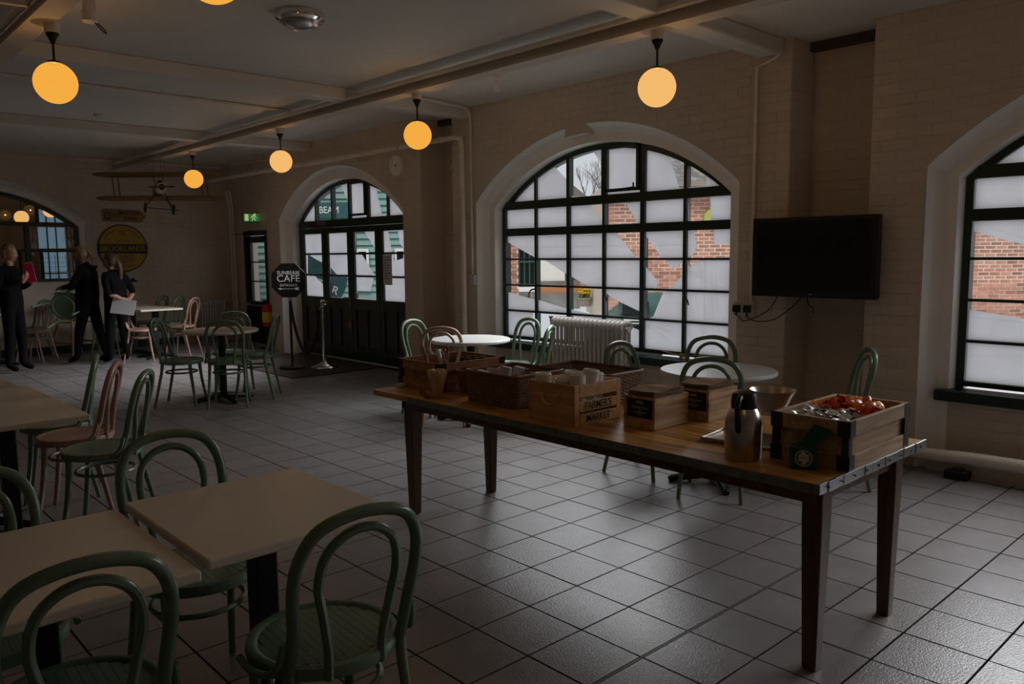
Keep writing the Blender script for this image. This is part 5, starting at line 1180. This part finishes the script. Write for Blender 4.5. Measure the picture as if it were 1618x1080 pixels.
# C: woman seen from behind with long hair, paper behind her back
J = legs(dict(pelvis=(0, 0, .88, .16, .13), waist=(0, 0, 1.03, .145, .115), chest=(.01, 0, 1.19, .15, .12), neckb=(.02, 0, 1.31, .075), neck=(.03, 0, 1.35, .05), shl=(.0, .165, 1.26, .062), shr=(.0, -.165, 1.26, .062), ell=(-.10, .23, 1.02, .045), elr=(-.10, -.23, 1.02, .045), wrl=(-.20, .08, .93, .030), wrr=(-.20, -.06, .93, .030)), .04, -.06)
def sk(c): return 1 if (c.x < -.125 and c.z < 1.0 and c.z > .85) else 0
tc_ = person('woman with long brown hair seen from behind, arms crossed behind her back', (3.52, 12.05, .001), math.radians(118), J, cm, sk, [([(-.05, 0, .05), (-.10, 0, -.03), (-.115, 0, -.14), (-.10, 0, -.25), (-.085, 0, -.32)], [.05, .075, .075, .06, .02])], 'brownhair', (.05, 0, 1.455), (.35, .12),
    hands=(((-.20, .08, .93), (-.3, -.8, -.3), (-1, 0, 0), 1, .4), ((-.20, -.06, .93), (-.35, .75, -.25), (-1, 0, 0), -1, .4)))
tc_.scale = (1, 1, .985)
o = MB(); o.box(-.17, .17, -.0015, .0015, -.105, .105); pp = o.build('white_sheet', 'paper', None, label='large white sheet held behind the back of the woman with long hair', cat='paper'); pp.location = (3.535, 11.77, .81); pp.rotation_euler = (-.30, .12, S_R-.05)
# the lifted chair: underside towards the camera
hc_ = copy_tree(protos['green']); hc_['label'] = 'green bentwood chair lifted in the air by the woman with the ponytail'; hc_['group'] = 'lifted chairs'; del hc_['group']
up = Vector((.62, .76, .10)).normalized(); bk = Vector((.734, -.679, .55)); bk = (bk-up*bk.dot(up)).normalized(); xx = bk.cross(up)
mm = Matrix((xx, bk, up)).transposed().to_4x4(); ctr = Vector((2.99, 12.46, .825)); hc_.matrix_world = Matrix.Translation(ctr-up*.44) @ mm
# pale wooden high chair between the two women
t = thing('wooden_high_chair', 'pale wooden high chair half hidden behind the women', 'high chair', (3.36, 13.55, .0005), .4)
for sx in (-1, 1):
    for sy_ in (-1, 1): b = MB(); b.tube([(sx*.24, sy_*.22, 0), (sx*.15, sy_*.14, .72)], .020, 8); b.build('leg', 'ply', t, True)
    b = MB(); b.tube([(sx*.21, -.2, .2), (sx*.21, .2, .2)], .014, 8); b.build('stretcher', 'ply', t, True)
MB().box(-.17, .17, -.16, .16, .50, .52).build('seat', 'ply', t, bevel=.005); MB().box(-.17, .17, -.25, -.12, .70, .72).build('tray', 'ply', t, bevel=.005)
b = MB(); b.box(-.16, .16, .14, .16, .72, .86); b.build('backrest', 'ply', t, bevel=.005)

# ------------------------------------------------------------------ outside
AZ = math.radians(-42.8)   # local x to the right, local y away
def out(name, label, cat, **kw): return thing(name, label, cat, (0, 0, 0), AZ, **kw)
gd = MB(); af, ar = Vector((.679, .734, 0)), Vector((.734, -.679, 0)); gz = lambda d: -.03+max(0, d-9)*.0375
for d0, d1 in ((2.5, 9), (9, 24), (24, 60)):
    q_ = [ar*-60+af*d0, ar*60+af*d0, ar*60+af*d1, ar*-60+af*d1]; gd.quad(*[(p.x, p.y, gz(d)) for p, d in zip(q_, (d0, d0, d1, d1))])
gd.v = [(max(x, 6.06), y, z) for x, y, z in gd.v]
gd.build('pavement', 'paving', kind='structure')
bb = out('brick_building', 'red brick building with a tiled roof across the yard', 'building')
BX0, BX1, BD = 1.94, 12.5, 16.0
MB().box(BX0+.02, BX1, BD+.010, BD+5, -.03, 2.90).build('wall_core', 'mortar', bb)
allb = []; row = 0; z = .0
while z < 2.86:
    x = BX0+(.0 if row % 2 else .1125)
    if row % 2 == 0: allb.append((BX0, BX0+.105, z))
    while x < BX1-.2: allb.append((x, x+.208, z)); x += .225
    z += .075; row += 1
bm_ = brick_mesh(.208, .058, .03).mesh('brick', 'xbrick')
pref = [q for q in allb if q[1]-q[0] > .2 and ((1.9 < q[0] < 3.4 and 1.5 < q[2] < 2.86) or (9.15 < q[0] < 10.4 and .8 < q[2] < 2.0) or (2.9 < q[0] < 4.5 and 1.1 < q[2] < 2.2))][:296]
ps = set(pref); bs = MB()
for q in allb:
    if q in ps: link('brick', bm_, bb, loc=(q[0], BD+.002+random.uniform(-.003, .003), q[2]), rot=(0, 0, -PI/2)).rotation_euler = (0, 0, 0)
    else: bs.box(q[0], q[1], BD+random.uniform(-.003, .003), BD+.032, q[2], q[2]+.058)
bs.build('brick_courses', 'xbrick', bb, kind='stuff')
# pieces shared above need their long side along x
for v in bm_.vertices: v.co = (v.co.y, v.co.x, v.co.z)
bm_.update()
b = MB()
for r in range(40):
    for c in range(84):
        x = BX0-.06+c*.125+(r % 2)*.06; y0 = BD-.30+r*.12; z0 = 2.86+r*.085
        b.add([(x, y0, z0), (x+.118, y0, z0), (x+.118, y0+.14, z0+.09), (x, y0+.14, z0+.09), (x, y0, z0+.022), (x+.118, y0, z0+.012), (x+.118, y0+.14, z0+.10), (x, y0+.14, z0+.11)], [(4,5,6,7), (0,1,5,4), (1,2,6,5), (3,0,4,7)])
b.build('roof_tiles', 'rooftile', bb, kind='stuff'); MB().box(BX0-.06, BX1, BD-.36, BD-.28, 2.76, 2.86).build('gutter', 'concrete', bb)
b = MB(); mw = Matrix.Rotation(PI/2, 3, 'X'); b.lathe([(0, 0), (.20, 0), (.20, .05), (0, .06)], (4.02, BD-.02, 2.15), 28, mx=mw); b.build('round_plaque', 'lime', bb)
# white rendered block, orange band, pier and glazing to its left
wb_ = out('white_block', 'white rendered wall with an orange brick base beyond the yard', 'building'); MB().box(.55, 1.33, 20, 20.6, .72, 1.75).build('rendered_wall', 'render', wb_); MB().box(.50, 1.38, 19.9, 20.7, 1.75, 1.80).build('coping', 'rooftile', wb_)
MB().box(.5, 1.7, 19.95, 20.6, .70, .80).build('plinth_band', 'rooftile', wb_); MB().box(.55, 1.7, 19.98, 20.6, .50, .70).build('orange_band', 'orangeband', wb_); MB().box(.5, 1.7, 19.9, 20.6, .1, .50).build('dark_base', 'rooftile', wb_)
gp = out('glazed_annex', 'brick pier with a glazed annex seen at the left of the large window', 'building')
b = MB()
for k in range(28):
    for c in range(2): b.box(-.16+c*.16+(.0 if k % 2 else -.04), -.02+c*.16+(.0 if k % 2 else -.04), 16.98, 17.3, k*.075, k*.075+.064)
b.build('brick_pier', 'xbrick', gp, kind='stuff'); MB().box(-.19, .14, 17.0, 17.3, -.03, 2.1).build('pier_core', 'mortar', gp)
MB().box(.14, .50, 17.12, 17.16, .78, 2.1).build('glazing', 'screen', gp)
MB().box(.14, .50, 17.0, 17.2, .68, .78).build('sill', 'render', gp)
for x in (.16, .27, .38, .49): MB().box(x-.012, x+.012, 17.06, 17.11, .78, 2.1).build('glazing_bar', 'tealdark', gp)
for k in range(6): MB().box(.14+k*.065, .16+k*.065, 16.9, 16.93, .32, .66).build('railing_bar', 'rooftile', gp)
for z0 in (1.3,): MB().box(.14, .50, 17.05, 17.1, z0, z0+.03).build('glazing_bar', 'tealdark', gp)
# roof and hall behind
rh = out('slate_roofed_hall', 'dark slate roof rising behind the yard left of the brick gable', 'building'); MB().prism([(-1.0, 3.9), (1.2, 4.3), (4.2, 1.9), (4.2, 0), (-1, 0)], 26, 30, 'xz').build('hall_wall', 'rooftile', rh)
# green hut facing the doors
gh = out('green_weatherboard_hut', 'teal weatherboarded hut with a lettered sign opposite the entrance doors', 'building')
MB().box(-7.5, -1.2, 17.05, 21, -.03, 3.4).build('hut_core', 'teal', gh)
for k in range(24):
    z0 = .02+k*.14; b = MB(); b.add([(-7.5, 17.05, z0+.14), (-1.2, 17.05, z0+.14), (-1.2, 17.0, z0), (-7.5, 17.0, z0), (-7.5, 17.05, z0), (-1.2, 17.05, z0)], [(0,1,2,3), (3,2,5,4)]); b.build('weatherboard', 'teal', gh)
MB().prism([(-7.8, 3.4), (-4.4, 5.2), (-.9, 3.4)], 16.7, 21, 'xz').build('gable_roof', 'rooftile', gh)
sg = MB().box(-4.45, -3.42, 16.93, 16.98, 2.27, 2.60).build('sign_board', 'signteal', gh); text('lettering', 'SUNBEAM', .20, sg, (-4.00, 16.925, 2.435), (PI/2, 0, 0), 'render', .002, sx=.85)
for x in (-3.45, -2.45):
    MB().box(x-.02, x+.42, 16.93, 16.99, .75, 1.62).build('window_frame', 'render', gh)
    for i in range(2):
        for j_ in range(3): MB().box(x+.02+i*.19, x+.18+i*.19, 16.91, 16.925, .79+j_*.27, 1.02+j_*.27).build('window_pane', 'screen', gh)
b = MB()
for k in range(30): b.box(-5.62+(.0 if k % 2 else .05), -5.40+(.0 if k % 2 else .05), 15.95, 16.2, k*.075, k*.075+.064)
bpi = out('brick_pier', 'slim red brick pier outside the side door', 'pier'); b.build('brick_stack', 'xbrick', bpi, kind='stuff'); MB().box(-5.6, -5.38, 15.97, 16.18, -.03, 2.25).build('pier_core', 'mortar', bpi)
bpi2 = out('brick_pier', 'red brick pier outside the left leaf of the entrance doors', 'pier'); b = MB()
for k in range(30): b.box(-4.12+(.0 if k % 2 else .04), -3.95+(.0 if k % 2 else .04), 14.45, 14.7, k*.075, k*.075+.064)
b.build('brick_stack', 'xbrick', bpi2, kind='stuff'); MB().box(-4.1, -3.93, 14.47, 14.68, -.03, 2.25).build('pier_core', 'mortar', bpi2)
bs_ = out('yard_banner', 'round dark green banner with white letters outside the doors', 'banner'); b = MB(); b.lathe([(0, 0), (.62, 0), (.62, .03), (0, .03)], (-3.55, 14.2, 1.10), 40, mx=mw); b.build('banner_disc', 'signteal', bs_)
text('lettering', 'MOTOR', .20, bs_, (-3.42, 14.16, 1.0), (PI/2, .45, 0), 'render', .003); text('lettering', 'TO', .16, bs_, (-3.60, 14.16, .85), (PI/2, 0, 0), 'render', .003)
b = MB(); b.tube([(-3.55, 14.3, -.03), (-3.55, 14.3, .6)], .03); b.build('banner_post', 'black', bs_)
go = out('green_shed', 'dark green shed wall beside the planter', 'shed'); MB().box(1.42, 1.95, 20.9, 21.4, .3, 1.25).build('shed_wall', 'tealdark', go)
lw_ = out('low_brick_wall', 'low brick wall behind the planter', 'wall'); b = MB()
for k in range(5):
    for c in range(3): b.box(1.62+c*.115, 1.72+c*.115, 20.72, 20.8, .40+k*.06, .45+k*.06)
b.build('brick_courses', 'xbrick', lw_, kind='stuff'); MB().box(1.62, 1.96, 20.73, 20.85, .3, .72).build('wall_core', 'mortar', lw_)
# planter with daffodils
pl = thing('stone_planter', 'round stone planter full of daffodils in the yard', 'planter', (14.45, 13.02, .20))
pl.scale = (.40, .40, .42)
b = MB(); b.lathe([(0, 0), (.42, 0), (.48, .40), (.52, .42), (.50, .50), (.44, .50), (.42, .40), (0, .40)], n=28); b.build('planter_bowl', 'concrete', pl, True)
for k in range(46):
    a = random.uniform(0, 6.28); r = random.uniform(0, .40); x, y = r*math.cos(a), r*math.sin(a); h_ = random.uniform(.7, .98)
    b = MB(); b.tube([(x*.7, y*.7, .40), (x, y, h_)], .008, 5); b.box(x-.01, x+.05, y, y+.005, .42, h_-.15); b.build('stem', 'leaf', pl)
    b = MB(); b.lathe([(0, 0), (.06, .01), (.13, .05), (.04, .06), (.05, .12), (0, .09)], (x, y, h_), 6); b.build('flower', 'daffodil', pl)
# green vehicle front with cream line
vh = thing('vintage_wagon', 'rounded dark teal vintage wagon with a cream line outside the large window', 'vehicle', (0, 0, -.03), AZ)
b = MB(); N = 14; sec = []
for i in range(N+1):
    s = i/N; x = 1.42+s*1.9; hh = .92*(1-.35*(1-min(1, s*2.6))**2); vs = [(x, 11.0-.08*math.sin(PI*min(1, s*1.6)), .22), (x, 10.95-.15*min(1, s*3), .55), (x, 11.0-.1*min(1, s*3), hh*.9), (x, 11.25, hh), (x, 12.1, hh), (x, 12.3, .5), (x, 12.2, .22)]; sec.append(vs)
vs = [p for q in sec for p in q]; fs = [(i*7+k, i*7+(k+1) % 7, (i+1)*7+(k+1) % 7, (i+1)*7+k) for i in range(N) for k in range(7)]+[tuple(range(7)), tuple(N*7+k for k in range(7))]
b.add(vs, fs); b.build('bodywork', 'tealdark', vh, True)
b = MB(); b.box(1.52, 3.2, 10.78, 10.85, .60, .625); b.box(1.52, 3.2, 10.78, 10.85, .56, .572); b.build('cream_line', 'cup', vh)
b = MB(); b.box(1.50, 1.86, 10.80, 11.2, .70, .86); b.build('side_opening', 'black', vh)
for x in (1.85, 2.9): b = MB(); b.lathe([(0, 0), (.10, 0), (.12, .02), (.26, .03), (.28, .08), (.26, .14), (0, .14)], (x, 10.98, .28), 24, mx=Matrix.Rotation(PI/2, 3, 'X')); b.build('wheel', 'black', vh, True)
# trestle with rope in the yard
ts_ = thing('yard_trestle', 'dark wooden post with slanting rails beside the planter', 'post', (0, 0, -.03), AZ); b = MB(); b.box(1.90, 2.02, 12.4, 12.5, 0, .58); b.build('post', 'darkwood', ts_)
for q in (((1.96, 12.4, .55), (2.7, 12.3, .30)), ((1.9, 12.4, .50), (1.75, 12.4, .1))): b = MB(); b.tube(q, .022, 6); b.build('rail', 'concrete', ts_)
# bare trees above the roofs
def tree(x, d, h, label):
    t = thing('bare_tree', label, 'tree', (0, 0, 0), AZ, 'bare trees beyond the yard'); b = MB()
    def br(p, dr, L, r, k):
        q = p+dr*L; b.tube([p, p.lerp(q, .5)+Vector((random.uniform(-.04, .04)*L, 0, 0)), q], [r, r*.65], 5)
        if k:
            for _ in range(3): br(p.lerp(q, random.uniform(.55, 1)), (dr+Vector((random.uniform(-.6, .6), random.uniform(-.4, .4), random.uniform(-.15, .5)))).normalized(), L*random.uniform(.55, .75), r*.55, k-1)
    b2 = MB(); b2.tube([(x, d, -.03), (x+.1, d, h*.45)], [.07, .05]); b2.build('trunk', 'bark', t, True)
    br(Vector((x+.1, d, h*.42)), Vector((0, 0, 1)), h*.25, .05, 5); b.build('branches', 'bark', t, kind='stuff')
tree(2.7, 30, 5.0, 'bare tree behind the slate roof, left one'); tree(3.9, 33, 5.4, 'bare tree behind the slate roof, right one')

# ------------------------------------------------------------------ lettering becomes flat mesh
bpy.context.view_layer.update(); dg = bpy.context.evaluated_depsgraph_get(); done = []
for o, parent, loc, rot, sx, name in TEXTS:
    me = bpy.data.meshes.new_from_object(o.evaluated_get(dg)); done.append((me, parent, loc, rot, sx, name))
for q in TEXTS: bpy.data.objects.remove(q[0])
for me, parent, loc, rot, sx, name in done:
    t = bpy.data.objects.new(name, me); COL.objects.link(t); t.parent = parent; t.location = loc; t.rotation_euler = rot; t.scale = (sx, 1, 1)
